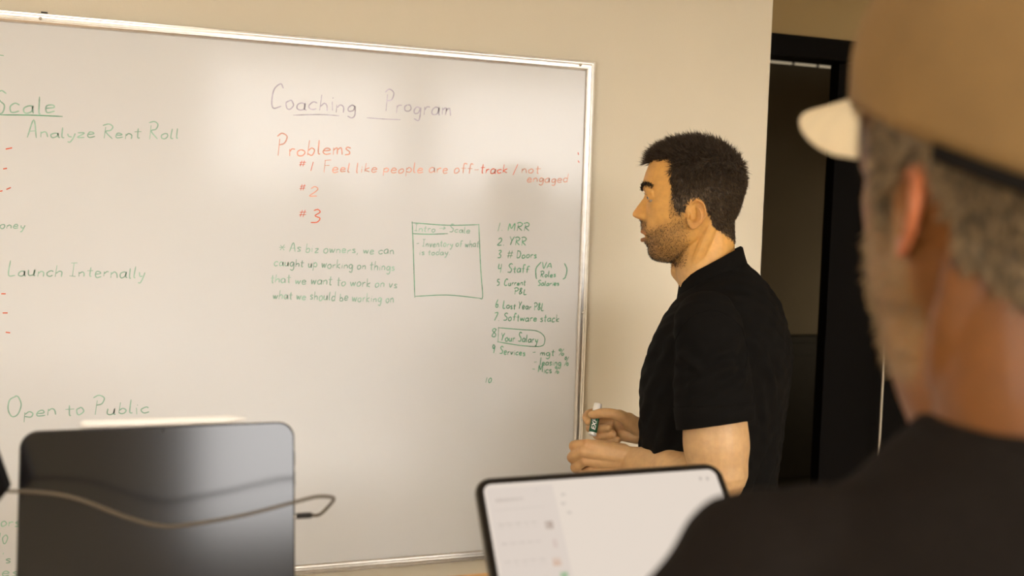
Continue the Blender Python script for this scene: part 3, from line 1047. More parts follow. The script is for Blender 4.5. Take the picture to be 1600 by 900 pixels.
SKIN = mat('skin', (0.6, 0.36, 0.16), 0.46, spec=0.35, noise=0.09, nscale=70, bump=0.10, bscale=420, sss=0.12, attr=True)
HAIR = mat('dark_brown_hair', (0.040, 0.023, 0.010), 0.42, spec=0.4, noise=0.5, nscale=260)
HAIRL = mat('light_brown_hair', (0.115, 0.070, 0.030), 0.42, spec=0.4)
BLACKF = mat('black_cotton_knit', (0.0046, 0.0038, 0.0029), 0.9, spec=0.10, noise=0.12, nscale=300, bump=0.25, bscale=1500)
EYEW = mat('eye_white', (0.42, 0.34, 0.26), 0.3)
IRIS = mat('brown_iris', (0.05, 0.028, 0.012), 0.1)
TROU = mat('charcoal_trousers', (0.03, 0.028, 0.026), 0.85, noise=0.1, nscale=200)
SHOE = mat('brown_leather', (0.06, 0.03, 0.015), 0.4)

# ---------------------------------------------------------- the man at the whiteboard
OZ = 1.590
man = empty('person', (-.0072, -.5553, 0), R(151.2))
tag(man, 'dark-haired man in a black polo shirt holding a marker beside the whiteboard', 'person')


def mchild(name, me, m, parent=man, smooth=True):
    if isinstance(me, MB):
        o = obj(name, me, m, parent, smooth)
    else:
        o = link(name, me, m, parent, smooth)
    if parent is man:
        o.location = (0, 0, OZ)
    return o


DEL = R(-15)
AX = (-.055, 0.0)


def tf(xb, yb, z):
    """torso frame to person frame"""
    return (AX[0] + xb * math.cos(DEL) - yb * math.sin(DEL), AX[1] + xb * math.sin(DEL) + yb * math.cos(DEL), z)


TORSO = [(-.700, .122, .172, .010), (-.620, .124, .172, .010), (-.510, .127, .174, .008), (-.410, .131, .184, .005), (-.320, .135, .198, .002), (-.267, .132, .202, -.005, -.05),
         (-.215, .115, .200, -.002, -.18), (-.188, .105, .186, 0.0, -.27), (-.168, .094, .158, .004, -.32), (-.152, .085, .126, .011, -.42), (-.138, .071, .097, .015, -.50), (-.124, .060, .074, .018, -.60)]
body = MB()
body.rings(head_points())
add_face(body)
body.tube([(-.020, 0, -.010), (-.022, 0, -.060), (-.022, 0, -.100), (-.042, 0, -.140), (-.066, 0, -.200)], [.052, .0555, .0570, .064, .075], 32, 4)
body.tube([(.034, 0, -.098), (.031, 0, -.112), (.020, 0, -.128)], [.008, .011, .009], 12, 3)
for s in (-1, 1):      # neck muscles
    body.tube([(-.030, s * .056, -.020), (-.010, s * .046, -.080), (.012, s * .022, -.135)], [.012, .013, .012], 12, 4)
body.rings(interp_rings([(r[0], r[1] * .88, r[2] * .90) + tuple(r[3:]) for r in TORSO if r[0] < -.14], .012, DEL, AX))
# arms (person frame, relative to the ear): left is towards the camera
SHL = tf(-.020, .172, -.195)
LW = (.0960, .0880, -.4660)
body.tube([SHL, (-.040, .190, -.255), (-.046, .205, -.330), (-.052, .216, -.395), (-.058, .222, -.440)], [.048, .051, .0535, .0570, .050], 28, 5)
body.tube([(-.061, .222, -.430), (-.056, .220, -.460), (-.030, .198, -.468), (.015, .155, -.462), (.060, .115, -.4615), (.0960, .0880, -.4640)],
          [.040, .044, .046, .041, .031, .0265], 28, 5, flat=[1, 1, 1, 1, .92, .85])
SHR = tf(-.020, -.172, -.195)
body.tube([SHR, (-.105, -.195, -.260), (-.085, -.215, -.340), (-.065, -.225, -.420)], [.048, .051, .052, .048], 24, 5)
body.tube([(-.072, -.225, -.440), (-.030, -.180, -.455), (.025, -.090, -.448), (.0795, -.012, -.4310)], [.045, .045, .036, .0265], 24, 5)


def hand(mb, wrist, fingers, thumb, rk, palm):
    for k, f in enumerate(fingers):
        mb.tube([wrist[min(k, len(wrist) - 1)], f[0]], [.0150, rk[k] * 1.22], 16, 3)
        r = rk[k]
        mb.tube(f, [r * 1.14, r * 1.08, r * .95, r * .84], 14, 5)
        mb.ell(f[1], r * 1.12, r * 1.12, r * 1.08, 12, 8)
    mb.tube(thumb, [.0150] + [.0105] * (len(thumb) - 2) + [.0082], 14, 5)
    for a, b, r in palm:
        mb.tube([a, b], r, 16, 2)


LF = [[(.1814, .103, -.4385), (.2081, .092, -.4445), (.2022, .066, -.4574), (.1834, .058, -.4528)],
      [(.1890, .108, -.4494), (.2112, .090, -.4675), (.2032, .062, -.4784), (.1829, .056, -.4733)],
      [(.1855, .100, -.4693), (.2051, .084, -.4883), (.1968, .058, -.4978), (.1774, .055, -.4907)],
      [(.1740, .088, -.4886), (.1946, .074, -.5062), (.1891, .054, -.5146), (.1723, .050, -.5080)]]
hand(body, [(.100, .086, -.455), (.098, .088, -.462), (.098, .086, -.469), (.098, .082, -.474)], LF,
     [(.1150, .078, -.4520), (.1400, .064, -.4490), (.1680, .058, -.4480), (.1919, .055, -.4470)], [.0092, .0095, .0092, .0082],
     [((.125, .090, -.458), (.165, .095, -.455), .0150), ((.125, .088, -.468), (.165, .092, -.470), .0150)])
RF = [[(.1330, -.035, -.4046), (.1860, -.030, -.4040), (.1960, -.004, -.4060), (.1905, .013, -.4130)],
      [(.1295, -.030, -.4190), (.1840, -.026, -.4290), (.1830, .000, -.4300), (.1520, .013, -.4225)],
      [(.1248, -.024, -.4318), (.1720, -.022, -.4420), (.1690, .002, -.4420), (.1405, .012, -.4350)],
      [(.1175, -.018, -.4430), (.1579, -.016, -.4532), (.1535, .004, -.4520), (.1310, .010, -.4460)]]
hand(body, [(.083, -.018, -.423), (.083, -.018, -.428), (.083, -.016, -.434), (.083, -.014, -.440)], RF,
     [(.0960, .002, -.4140), (.1313, .020, -.3950), (.1585, .026, -.3915), (.1825, .024, -.3965)], [.0092, .0096, .0090, .0080],
     [((.092, -.010, -.428), (.125, -.020, -.420), .019), ((.095, -.006, -.440), (.120, -.012, -.438), .015), ((.088, .000, -.424), (.112, .008, -.406), .016)])
# hips, legs, feet
for s in (-1, 1):
    hp = tf(.005, s * .085, -.68)
    kn = tf(.012, s * .10, -1.09)
    an = tf(-.010, s * .11, -1.50)
    toe = tf(.15, s * .125, -1.555)
    body.tube([hp, kn, an], [.082, .054, .038], 20, 6)
    body.tube([tf(-.035, s * .11, -1.55), tf(.05, s * .115, -1.55), toe], [.030, .034, .026], 16, 4)
bme = remesh(body, 0.0017, 3, 0.45)
co = coords(bme)
nr_ = normals(bme)
x, y, z = co[:, 0], co[:, 1], co[:, 2]
head_m = (z > -.13) & (np.abs(y) < .11)
# whole-skin tint with beard shadow, lips, ears and scalp
tint = np.tile(np.array([0.55, 0.335, 0.150]), (len(co), 1))
fz = sm(-.15, -.06, z) * (np.abs(y) < .12)
tint = tint * (1 - fz[:, None]) + np.array([0.69, 0.36, 0.095]) * fz[:, None]
hands_m = (x > .11) & (z < -.36)
tint[hands_m] = (0.54, 0.315, 0.135)
knuck = np.zeros(len(co))
for f in LF + RF:
    for j in (0, 1, 2):
        knuck = np.maximum(knuck, np.exp(-((co - np.array(f[j])) ** 2).sum(1) / (.013 ** 2)))
tint = tint * (1 - (knuck * .5)[:, None]) + np.array([0.46, 0.22, 0.085]) * (knuck * .5)[:, None]
cheek = -.010 - (x - .040) * .40
bd = sm(.014, -.022, z - cheek) * sm(-.006, .030, x) * sm(-.116, -.086, z)
mou = np.exp(-(np.abs(y) / .030) ** 4) * sm(-.008, -.015, z) * sm(.086, .092, x)
bd = np.clip(np.maximum(bd, mou), 0, 1) * head_m
sb = sm(.016, .024, x) * sm(.052, .044, x) * sm(-.02, .0, z) * sm(.05, .03, z) * head_m * .8
bd = np.maximum(bd, sb)
lips = np.exp(-(np.abs(y) / .024) ** 6) * np.exp(-((z + .0435) / .0115) ** 4) * sm(.0900, .0935, x) * head_m
earm = head_m * sm(.0735, .080, np.abs(y)) * (np.abs(x) < .03) * (np.abs(z) < .035)
bk = bd * (.42 + .22 * sm(.03, .075, x))
tint = tint * (1 - bk[:, None]) + np.array([0.20, 0.110, 0.042]) * bk[:, None]
tint = tint * (1 - (lips * .75)[:, None]) + np.array([0.42, 0.17, 0.085]) * (lips * .75)[:, None]
tint = tint * (1 - (earm * .35)[:, None]) + np.array([0.62, 0.27, 0.11]) * (earm * .35)[:, None]
nosem = np.exp(-((x - .112) / .014) ** 2 - (y / .018) ** 2 - ((z - .003) / .014) ** 2) * head_m
tint = tint * (1 - (nosem * .4)[:, None]) + np.array([0.60, 0.26, 0.11]) * (nosem * .4)[:, None]
HP = [(.100, .096), (.086, .100), (.072, .1035), (.058, .1030), (.047, .100), (.0465, .085), (.049, .062), (.043, .031), (.038, .010), (.031, .000), (.020, .004), (.018, .017), (.010, .028), (-.004, .031),
      (-.016, .022), (-.023, .006), (-.034, -.022), (-.055, -.034), (-.078, -.050), (-.130, -.050), (-.130, .20), (.130, .20), (.130, .096)]
jx, jz = np.random.RandomState(3).normal(size=(2, len(x))) * .0016
hm_ = in_poly(x + jx, z + jz, HP) & head_m & ~((earm > .3) & (x > -.018) & (z < .03))
sf = sm(.085, .03, z)[:, None]
tint[hm_] = (np.array([0.040, 0.024, 0.011]) * (1 - sf) + np.array([0.105, 0.068, 0.034]) * sf)[hm_]
set_tint(bme, tint)
mchild('body', bme, SKIN)

idx = np.where(hm_)[0]
rg = np.random.RandomState(7)


def grow(idx, n, lenf, dirf, W, seed, jit=.0009):
    r = np.random.RandomState(seed)
    pick = r.choice(idx, n)
    P = co[pick] + r.normal(size=(n, 3)) * jit
    N = nr_[pick]
    cell = np.floor(P / .0055).astype(int)
    cid = np.abs(cell[:, 0] * 73856093 ^ cell[:, 1] * 19349663 ^ cell[:, 2] * 83492791) % 4096
    D = dirf(P, N) + r.normal(size=(n, 3)) * .20 + r.normal(size=(4096, 3))[cid] * .26
    L = lenf(P) * r.uniform(.7, 1.15, n)
    bend = r.normal(size=(n, 3)) * .12
    return strands(P, D, L, np.full(n, W), bend, seed)


def hlen(P):
    t = sm(.035, .105, P[:, 2])
    back = sm(-.02, -.08, P[:, 0])
    return .0062 - .0030 * sm(.01, -.045, P[:, 2]) + .0135 * t - .0045 * back * t + .003 * sm(.055, .085, P[:, 0]) * t


def hdir(P, N):
    t = sm(.060, .115, P[:, 2])[:, None]
    top = N * .55 + np.array([.75, 0, .12])
    sd = N * .42 + np.array([-.30, 0, -.95])
    return top * t + sd * (1 - t)


hair = mchild('hair', grow(idx, 20000, hlen, hdir, .00050, 11), HAIR)
hl = link('light_strands', grow(idx[z[idx] < .10 - .04 * np.random.RandomState(8).rand(len(idx))], 6500, hlen, hdir, .00038, 12), HAIRL, hair)
# stubble
bidx = np.where((bd > .30 + .5 * np.random.RandomState(5).rand(len(bd))) & ~hm_ & (lips < .3))[0]
sd_ = lambda P, N: N * .8 + np.array([.1, 0, -.6])
mchild('stubble', grow(bidx, 12000, lambda P: np.full(len(P), .0019), sd_, .00020, 13), HAIR)
# eyebrows
for s in (-1, 1):
    ctr = np.array(spline([(.1040, s * .012, .0485), (.1020, s * .022, .0525), (.0950, s * .036, .0560), (.0815, s * .049, .0520)], 12))
    n = 420
    r = np.random.RandomState(20 + s)
    k = r.randint(0, len(ctr), n)
    P = ctr[k] + np.stack([r.normal(size=n) * .0006, r.normal(size=n) * .001, r.normal(size=n) * .0024], 1)
    D = np.tile(np.array([-.45, s * .6, .25]), (n, 1)) + np.array([.35, 0, 0]) + r.normal(size=(n, 3)) * .25
    mchild('eyebrow', strands(P, D, np.full(n, .0060), np.full(n, .00038), np.zeros((n, 3)), 30 + s), HAIR)
    ey = mchild('eye', MB().ell((.0795, s * .0310, .0325), .0121, .0121, .0121, 28, 20), EYEW)
    link('iris', MB().ell((.0876, s * .0312, .0320), .0046, .0064, .0064, 20, 12).mesh(), IRIS, ey)
    n = 60
    lp = np.array(spline([(.0905, s * .0235, .0360), (.0925, s * .0320, .0365), (.0880, s * .0395, .0345)], 20))
    P = lp[r.randint(0, len(lp), n)]
    mchild('eyelash', strands(P, np.tile(np.array([.9, s * .25, .1]), (n, 1)), np.full(n, .0075), np.full(n, .00022), np.tile(np.array([0, 0, .25]), (n, 1)), 40), HAIR)

# ---- polo shirt
sh = MB()
sh.rings(interp_rings(TORSO, .008, DEL, AX, 64))
slv = [tf(-.018, .150, -.180), SHL, (-.038, .190, -.252), (-.044, .206, -.318), (-.049, .213, -.358)]
slr = [.052, .0605, .0640, .0690, .0655]


def sleeve(mb, pts, rad, hem_in):
    mb.tube(pts, rad, 40, 6, ends=False)


sleeve(sh, slv, slr, 0)
slR = [tf(-.018, -.150, -.180), SHR, (-.105, -.195, -.255), (-.090, -.212, -.320), (-.080, -.219, -.358)]
sleeve(sh, slR, slr, 0)
sme = remesh(sh, 0.003, 10, 0.6)
sc_ = coords(sme)
sn_ = normals(sme)


def seg_dist(P, a, b):
    a, b = np.array(a), np.array(b)
    t = np.clip(((P - a) @ (b - a)) / ((b - a) @ (b - a)), 0, 1)
    return np.linalg.norm(P - (a + t[:, None] * (b - a)), axis=1), t


disp = np.zeros(len(sc_))
for a, b, w, h in [((-.105, .245, -.235), (.010, .262, -.300), .010, .0042), ((-.112, .235, -.262), (-.020, .270, -.325), .009, .0036), ((-.108, .225, -.215), (-.030, .260, -.245), .009, .0030),
                   ((-.110, .200, -.300), (-.060, .275, -.335), .008, .0026), ((.018, .215, -.240), (-.020, .262, -.262), .008, .0026),
                   ((.015, .170, -.215), (.060, .120, -.300), .012, .0040), ((.030, .165, -.240), (.078, .100, -.380), .012, .0040), ((-.125, .165, -.225), (-.165, .110, -.330), .012, .0045),
                   ((-.130, .170, -.260), (-.175, .110, -.420), .012, .0045), ((-.140, .175, -.330), (-.170, .120, -.520), .013, .0045), ((.020, .190, -.330), (.060, .130, -.470), .012, .0035),
                   ((-.150, .060, -.480), (-.060, .165, -.560), .012, .0040), ((-.165, .050, -.400), (-.130, .150, -.600), .014, .0040)]:
    d, t = seg_dist(sc_, a, b)
    f = np.sin(np.clip(t, .02, .98) * PI) ** .5
    disp += 1.8 * h * (np.exp(-(d / w) ** 2) - .6 * np.exp(-((d - 1.9 * w) / w) ** 2)) * f
disp += .0012 * np.sin(sc_[:, 2] * 95 + sc_[:, 0] * 60) * np.sin(sc_[:, 1] * 70 + sc_[:, 2] * 31) + .0008 * np.sin(sc_[:, 2] * 180 - sc_[:, 1] * 130)
set_coords(sme, sc_ + sn_ * disp[:, None])
shirt = mchild('polo_shirt', sme, BLACKF)
shirt['label'] = 'fitted black short-sleeved polo shirt'


def hem_ring(c0, c1, r0, r1, lean):
    """doubled hem band: outside, round the edge, a little way up inside"""
    a, b = Vector(c0), Vector(c1)
    t = (b - a).normalized()
    u = Vector((1, 0, 0)) - t * t.x
    u.normalize()
    w = t.cross(u)
    rings = []
    for k, q in ((0, r0), (.003, r0 + .0016), (.5, (r0 + r1) / 2 + .0022), (.96, r1 + .0020), (1.0, r1 + .0006), (.97, r1 - .003), (.3, r0 - .004)):
        c = a + (b - a) * k
        rings.append([c + u * (q * math.cos(2 * PI * j / 56)) + w * (q * math.sin(2 * PI * j / 56)) - Vector((0, 0, lean * math.cos(2 * PI * j / 56) * k)) for j in range(56)])
    return MB().rings(rings, cap=False)


o = obj('sleeve_band', hem_ring((-.0455, .2085, -.330), (-.0495, .2140, -.3625), .0680, .0650, .006), BLACKF, shirt, True)
o = obj('sleeve_band', hem_ring((-.088, -.2135, -.330), (-.0795, -.2195, -.3625), .0680, .0650, .006), BLACKF, shirt, True)
# shoulder seam over the near sleeve head
seam = []
for q in range(0, 25):
    a = R(-20 + 220 * q / 24)
    seam.append((-.036 + .066 * math.cos(a) * 1.02, .150 + .020 * math.sin(a), -.232 + .074 * math.sin(a)))
Vv = np.array(seam)
snap = []
allv = coords(sme)
for p in Vv:
    m_ = (np.abs(allv[:, 0] - p[0]) < .006) & (np.abs(allv[:, 2] - p[2]) < .006) & (allv[:, 1] > .05)
    if m_.any():
        snap.append(allv[m_][np.argmax(allv[m_][:, 1])])
if len(snap) > 4:
    obj('shoulder_seam', MB().tube([tuple(p) for p in snap], .0011, 8, 2), BLACKF, shirt, True)


def ring_tilt(cx, cz, hx, hz, hy, n, a0, a1):
    """tilted oval from angle a0 to a1 (0 = back of the neck)"""
    out = []
    for j in range(n):
        a = R(a0 + (a1 - a0) * j / (n - 1))
        out.append(Vector((cx - hx * math.cos(a), hy * math.sin(a), cz + hz * math.cos(a))))
    return out


n = 72
A0, A1 = -172, 172
inn = ring_tilt(-.032, -.122, .052, .034, .058, n, A0, A1)
top_in = ring_tilt(-.032, -.0915, .0530, .0325, .0590, n, A0, A1)
top = ring_tilt(-.033, -.0890, .0555, .0325, .0615, n, A0, A1)
top_out = ring_tilt(-.034, -.0915, .0585, .0325, .0650, n, A0, A1)
mid = ring_tilt(-.035, -.1090, .0620, .0345, .0720, n, A0, A1)
bot = ring_tilt(-.036, -.1245, .0665, .0345, .0790, n, A0, A1)
bot2 = ring_tilt(-.036, -.1250, .0645, .0345, .0765, n, A0, A1)
mid2 = ring_tilt(-.035, -.1090, .0600, .0345, .0695, n, A0, A1)
for ring in (bot, bot2):          # collar points drop towards the front
    for j, p in enumerate(ring):
        q = abs(2 * j / (n - 1) - 1)
        p.z -= .016 * max(0, q - .72) / .28
obj('collar', MB().rings([inn, top_in, top, top_out, mid, bot, bot2, mid2, top_in], cap=False, closed=False), BLACKF, shirt, True)
yb_ = -(allv[:, 0] - AX[0]) * math.sin(DEL) + (allv[:, 1] - AX[1]) * math.cos(DEL)
xb_ = (allv[:, 0] - AX[0]) * math.cos(DEL) + (allv[:, 1] - AX[1]) * math.sin(DEL)


def front_at(zz):
    m_ = (np.abs(yb_) < .008) & (np.abs(allv[:, 2] - zz) < .004) & (xb_ > 0)
    return allv[m_][np.argmax(xb_[m_])]


pk = [tuple(front_at(q)) for q in np.linspace(-.172, -.300, 7)]
obj('placket', MB().tube(pk, .014, 14, 3, flat=.16, ref=(.8, 0, .6)), BLACKF, shirt, True)
BTN = mat('black_button', (0.02, 0.018, 0.016), 0.3)
for q in (-.195, -.245, -.285):
    p = front_at(q)
    obj('button', MB().ell((p[0] + .0012, p[1], p[2] + .001), .002, .005, .005, 14, 8), BTN, shirt, True)

# ---- trousers, belt, shoes
tr = MB()
tr.rings(interp_rings([(-.82, .105, .165, 0), (-.76, .118, .172, .004), (-.68, .120, .170, .008), (-.600, .112, .160, .010)], .012, DEL, AX, 48))
for s in (-1, 1):
    tr.tube([tf(.0, s * .085, -.76), tf(.010, s * .098, -1.09), tf(-.012, s * .11, -1.47), tf(-.012, s * .11, -1.545)], [.092, .074, .060, .062], 28, 6, ends=False)
mchild('trousers', remesh(tr, .006, 6, .5), TROU)
for s in (-1, 1):
    sb_ = MB().tube([tf(-.048, s * .11, -1.545), tf(.03, s * .114, -1.540), tf(.11, s * .122, -1.550), tf(.17, s * .127, -1.558)], [.040, .044, .042, .030], 24, 6, flat=[.9, .9, .8, .75])
    sb_.v = [(a, b, max(c, -1.589)) for a, b, c in sb_.v]
    mchild('shoe', sb_, SHOE)

# ---- green marker held in his right hand
mk = empty('marker', (0, 0, 0))
tag(mk, 'green labelled whiteboard marker with white ends held in the man\'s hands', 'marker')
c_, s_ = math.cos(R(151.2)), math.sin(R(151.2))


def to_world(p):
    return Vector((-.0072 + c_ * p[0] - s_ * p[1], -.5553 + s_ * p[0] + c_ * p[1], OZ + p[2]))


m_top, m_bot = Vector((.1738, .0050, -.3810)), Vector((.1806, .0290, -.4365))
ax = (to_world(m_bot) - to_world(m_top))
ML = ax.length
az = -ax.normalized()
to_cam = (Vector((-.917, -2.21, 1.56)) - to_world(m_top)).normalized()
ayv = (to_cam - az * to_cam.dot(az)).normalized()
axv = ayv.cross(az)
Mx = Matrix((axv, ayv, az)).transposed().to_4x4()
Mx.translation = to_world(m_bot)
mk.matrix_world = Mx
MWH = mat('marker_white', (0.78, 0.75, 0.68), 0.35)
MGR = mat('marker_green_label', (0.010, 0.085, 0.035), 0.35)
RM = .0083


def cyl(z0, z1, r0, r1=None, n=28):
    r1 = r1 or r0
    return MB().rings([[(q * math.cos(2 * PI * j / n), q * math.sin(2 * PI * j / n), zz) for j in range(n)] for zz, q in ((z0, r0 * .86), (z0 + .0012, r0), (z1 - .0012, r1), (z1, r1 * .86))])


obj('barrel_end', cyl(0, .0065, RM * .98), MWH, mk, True)
obj('label_sleeve', cyl(.0060, .0500, RM), MGR, mk, True)
obj('cap', cyl(.0485, ML + .004, RM * 1.03, RM * .95), MWH, mk, True)
fc = bpy.data.curves.new('lettering', 'FONT')
fc.body = 'EXPO'
fc.size = .0125
fc.extrude = 0.0
fc.offset = 0.0002
fc.shear = 0.25
fo = bpy.data.objects.new('tmp_text', fc)
COL.objects.link(fo)
dg = bpy.context.evaluated_depsgraph_get()
tme = bpy.data.meshes.new_from_object(fo.evaluated_get(dg))
bpy.data.objects.remove(fo)
bm = bmesh.new()
bm.from_mesh(tme)
bmesh.ops.subdivide_edges(bm, edges=[e for e in bm.edges if e.calc_length() > .002], cuts=2)
bm.to_mesh(tme)
bm.free()
tv = coords(tme)
tv[:, 0] -= tv[:, 0].min()
sx_ = .0330 / tv[:, 0].max()
hh = tv[:, 1].max()
rr_ = RM + .00025
uu = tv[:, 0] * sx_ + .0105                    # along the barrel, reads upwards
vv = (tv[:, 1] - hh / 2) * 1.0 + .0006
ang = vv / rr_
set_coords(tme, np.stack([rr_ * np.sin(ang), rr_ * np.cos(ang), uu], 1))
link('lettering', tme, MWH, mk, False)
sub = MB()
for k in range(7):
    a = -.62
    z0_ = .016 + k * .0038
    sub.add([(rr_ * math.sin(a - .07 + d), rr_ * math.cos(a - .07 + d), z0_ + e) for d, e in ((0, 0), (.13, 0), (.13, .0026), (0, .0026))], [(0, 1, 2, 3)])
obj('small_print', sub, mat('marker_pale_print', (0.25, 0.45, 0.25), 0.4), mk)
# ---------------------------------------------------------- the man in the cap, close to the camera
HZ = 1.574
HX, HY = -.4400, -1.7370
hat = empty('person', (HX, HY, 0), R(135.6 - 45))
tag(hat, 'person seen from behind in a tan baseball cap and a dark shirt', 'person')


def hchild(name, me, m, parent=hat, smooth=True):
    o = obj(name, me, m, parent, smooth) if isinstance(me, MB) else link(name, me, m, parent, smooth)
    if parent is hat:
        o.location = (0, 0, HZ)
    return o


HB = R(-27)
HAX = (-.060, 0.0)


def hf(xb, yb, z):
    return (HAX[0] + xb * math.cos(HB) - yb * math.sin(HB), HAX[1] + xb * math.sin(HB) + yb * math.cos(HB), z)


hb = MB()
hb.rings(head_points(80))
add_face(hb)
hb.tube([(-.022, 0, -.010), (-.028, 0, -.060), (-.038, 0, -.110), (-.055, 0, -.150), (-.070, 0, -.200)], [.056, .060, .063, .070, .08], 28, 4)
hb.tube([(.034, 0, -.070), (.006, 0, -.108), (-.034, 0, -.150)], [.050, .053, .052], 24, 4)
for s in (-1, 1):
    hb.tube([(-.032, s * .058, -.020), (-.014, s * .050, -.080), (.006, s * .026, -.140)], [.012, .014, .012], 12, 4)
HT = [(-.72, .130, .180, .02), (-.55, .132, .182, .015), (-.40, .130, .190, .010), (-.295, .128, .202, .002), (-.235, .118, .202, -.006), (-.201, .106, .185, -.010),
      (-.179, .094, .156, -.008), (-.160, .084, .122, -.004), (-.142, .078, .098, .002), (-.128, .074, .084, .006), (-.112, .071, .076, .008)]
hb.rings(interp_rings([(z, a * .88, b * .9, c) for z, a, b, c in HT if z < -.13], .014, HB, HAX))
for s in (-1, 1):
    S0 = hf(-.015, s * .171, -.228)
    E0 = hf(-.035, s * .238, -.425)
    W0 = hf(.150, s * .130, -.452)
    hb.tube([S0, hf(-.018, s * .210, -.330), E0], [.050, .051, .045], 20, 5)
    hb.tube([E0, hf(.05, s * .195, -.442), W0], [.045, .041, .028], 20, 5)
    kn_ = [hf(.215, s * (.110 + .02 * (k - 1.5)), -.452) for k in range(4)]
    hand(hb, [W0], [[kn_[k], hf(.250, s * (.106 + .02 * (k - 1.5)), -.455), hf(.272, s * (.104 + .019 * (k - 1.5)), -.468), hf(.285, s * (.102 + .018 * (k - 1.5)), -.480)] for k in range(4)],
         [hf(.165, s * .112, -.456), hf(.190, s * .082, -.462), hf(.215, s * .070, -.472)], [.0095, .0098, .0095, .0085], [(hf(.175, s * .120, -.452), hf(.205, s * .110, -.452), .018)])
    hb.tube([hf(.0, s * .09, -.70), hf(.005, s * .10, -1.08), hf(-.015, s * .11, -1.49)], [.085, .056, .040], 16, 5)
    hb.tube([hf(-.035, s * .11, -1.535), hf(.06, s * .115, -1.535), hf(.15, s * .125, -1.54)], [.030, .034, .026], 14, 4)
hme = remesh(hb, 0.0032, 4, .5)
co = coords(hme)
nr_ = normals(hme)
x, y, z = co[:, 0], co[:, 1], co[:, 2]
head_m = (z > -.13) & (np.abs(y) < .11)
tint = np.tile(np.array([0.185, 0.068, 0.0155]), (len(co), 1))  # base skin darkened to carry the shade on his back
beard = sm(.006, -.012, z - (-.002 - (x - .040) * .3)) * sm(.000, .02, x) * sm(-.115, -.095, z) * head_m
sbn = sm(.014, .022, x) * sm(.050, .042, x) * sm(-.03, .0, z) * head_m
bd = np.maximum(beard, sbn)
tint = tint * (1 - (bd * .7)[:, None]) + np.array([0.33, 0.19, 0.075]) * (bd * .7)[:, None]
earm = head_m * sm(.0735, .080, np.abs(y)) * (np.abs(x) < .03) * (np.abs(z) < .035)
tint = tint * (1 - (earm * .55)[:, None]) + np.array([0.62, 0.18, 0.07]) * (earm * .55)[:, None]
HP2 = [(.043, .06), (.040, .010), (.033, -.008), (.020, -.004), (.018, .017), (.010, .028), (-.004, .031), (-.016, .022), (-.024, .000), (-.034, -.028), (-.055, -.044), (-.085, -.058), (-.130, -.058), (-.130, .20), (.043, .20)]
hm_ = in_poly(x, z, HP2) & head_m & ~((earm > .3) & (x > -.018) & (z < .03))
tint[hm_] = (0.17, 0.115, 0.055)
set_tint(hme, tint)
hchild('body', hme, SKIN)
GREYH = mat('grey_hair', (0.30, 0.20, 0.095), 0.5, noise=0.4, nscale=120)
DGREYH = mat('dark_grey_hair', (0.07, 0.05, 0.03), 0.5)
cap_edge = .046 + .043 * (x / .11)
idx = np.where(hm_ & ((z < cap_edge - .006) | ((np.abs(y) < .030) & (x < -.05) & (z < .064))))[0]
hh_ = hchild('hair', grow(idx, 5200, lambda P: np.full(len(P), .011), lambda P, N: N * .45 + np.array([-.35, 0, -.9]), .0006, 51, .0016), GREYH)
hchild('dark_strands', grow(idx, 1800, lambda P: np.full(len(P), .011), lambda P, N: N * .40 + np.array([-.35, 0, -.9]), .0006, 52, .0016), DGREYH, hh_)
bidx = np.where(bd > .6)[0]
hchild('beard', grow(bidx, 4200, lambda P: np.full(len(P), .0045), lambda P, N: N * .8 + np.array([.1, 0, -.7]), .0004, 53, .0014), GREYH)
for s in (-1, 1):
    ey = hchild('eye', MB().ell((.0795, s * .0310, .0325), .0121, .0121, .0121, 24, 16), EYEW)
    link('iris', MB().ell((.0882, s * .0310, .0325), .0038, .0056, .0056, 16, 10).mesh(), IRIS, ey)

# ---- tee shirt
ts = MB()
ts.rings(interp_rings(HT, .012, HB, HAX, 56))
for s in (-1, 1):
    ts.tube([hf(-.018, s * .142, -.212), hf(-.015, s * .171, -.228), hf(-.010, s * .206, -.300), hf(-.025, s * .232, -.375), hf(-.035, s * .238, -.425)], [.053, .062, .064, .062, .058], 32, 5)
    ts.tube([hf(-.035, s * .238, -.420), hf(.045, s * .200, -.440), hf(.120, s * .145, -.445)], [.056, .050, .042], 28, 5, ends=False)
tme_ = remesh(ts, .0045, 8, .6)
c2, n2 = coords(tme_), normals(tme_)
d2 = .0022 * np.sin(c2[:, 2] * 60 + c2[:, 0] * 45) * np.sin(c2[:, 1] * 50 + c2[:, 2] * 25) + .0015 * np.sin(c2[:, 1] * 85 - c2[:, 2] * 60)
set_coords(tme_, c2 + n2 * d2[:, None])
TEE = mat('dark_brown_black_cotton', (0.0100, 0.0072, 0.0052), 0.9, spec=0.10, noise=0.15, nscale=200, bump=0.2, bscale=900)
tee = hchild('shirt', tme_, TEE)
tee['label'] = 'dark brownish black shirt'
nk = [Vector((-.050 - .072 * math.cos(a), .075 * math.sin(a), -.124 + .006 * math.cos(a))) for a in [2 * PI * j / 40 for j in range(41)]]
obj('neck_band', MB().tube([tuple(p) for p in nk], .0075, 10, 2, ends=False, flat=.6), TEE, tee, True)
tr = MB()
tr.rings(interp_rings([(-.84, .11, .17, 0), (-.76, .12, .18, .004), (-.66, .124, .178, .012)], .014, HB, HAX, 40))
for s in (-1, 1):
    tr.tube([hf(0, s * .09, -.76), hf(.005, s * .10, -1.08), hf(-.015, s * .11, -1.46), hf(-.015, s * .11, -1.53)], [.094, .078, .062, .064], 24, 5, ends=False)
hchild('trousers', remesh(tr, .007, 6, .5), TROU)
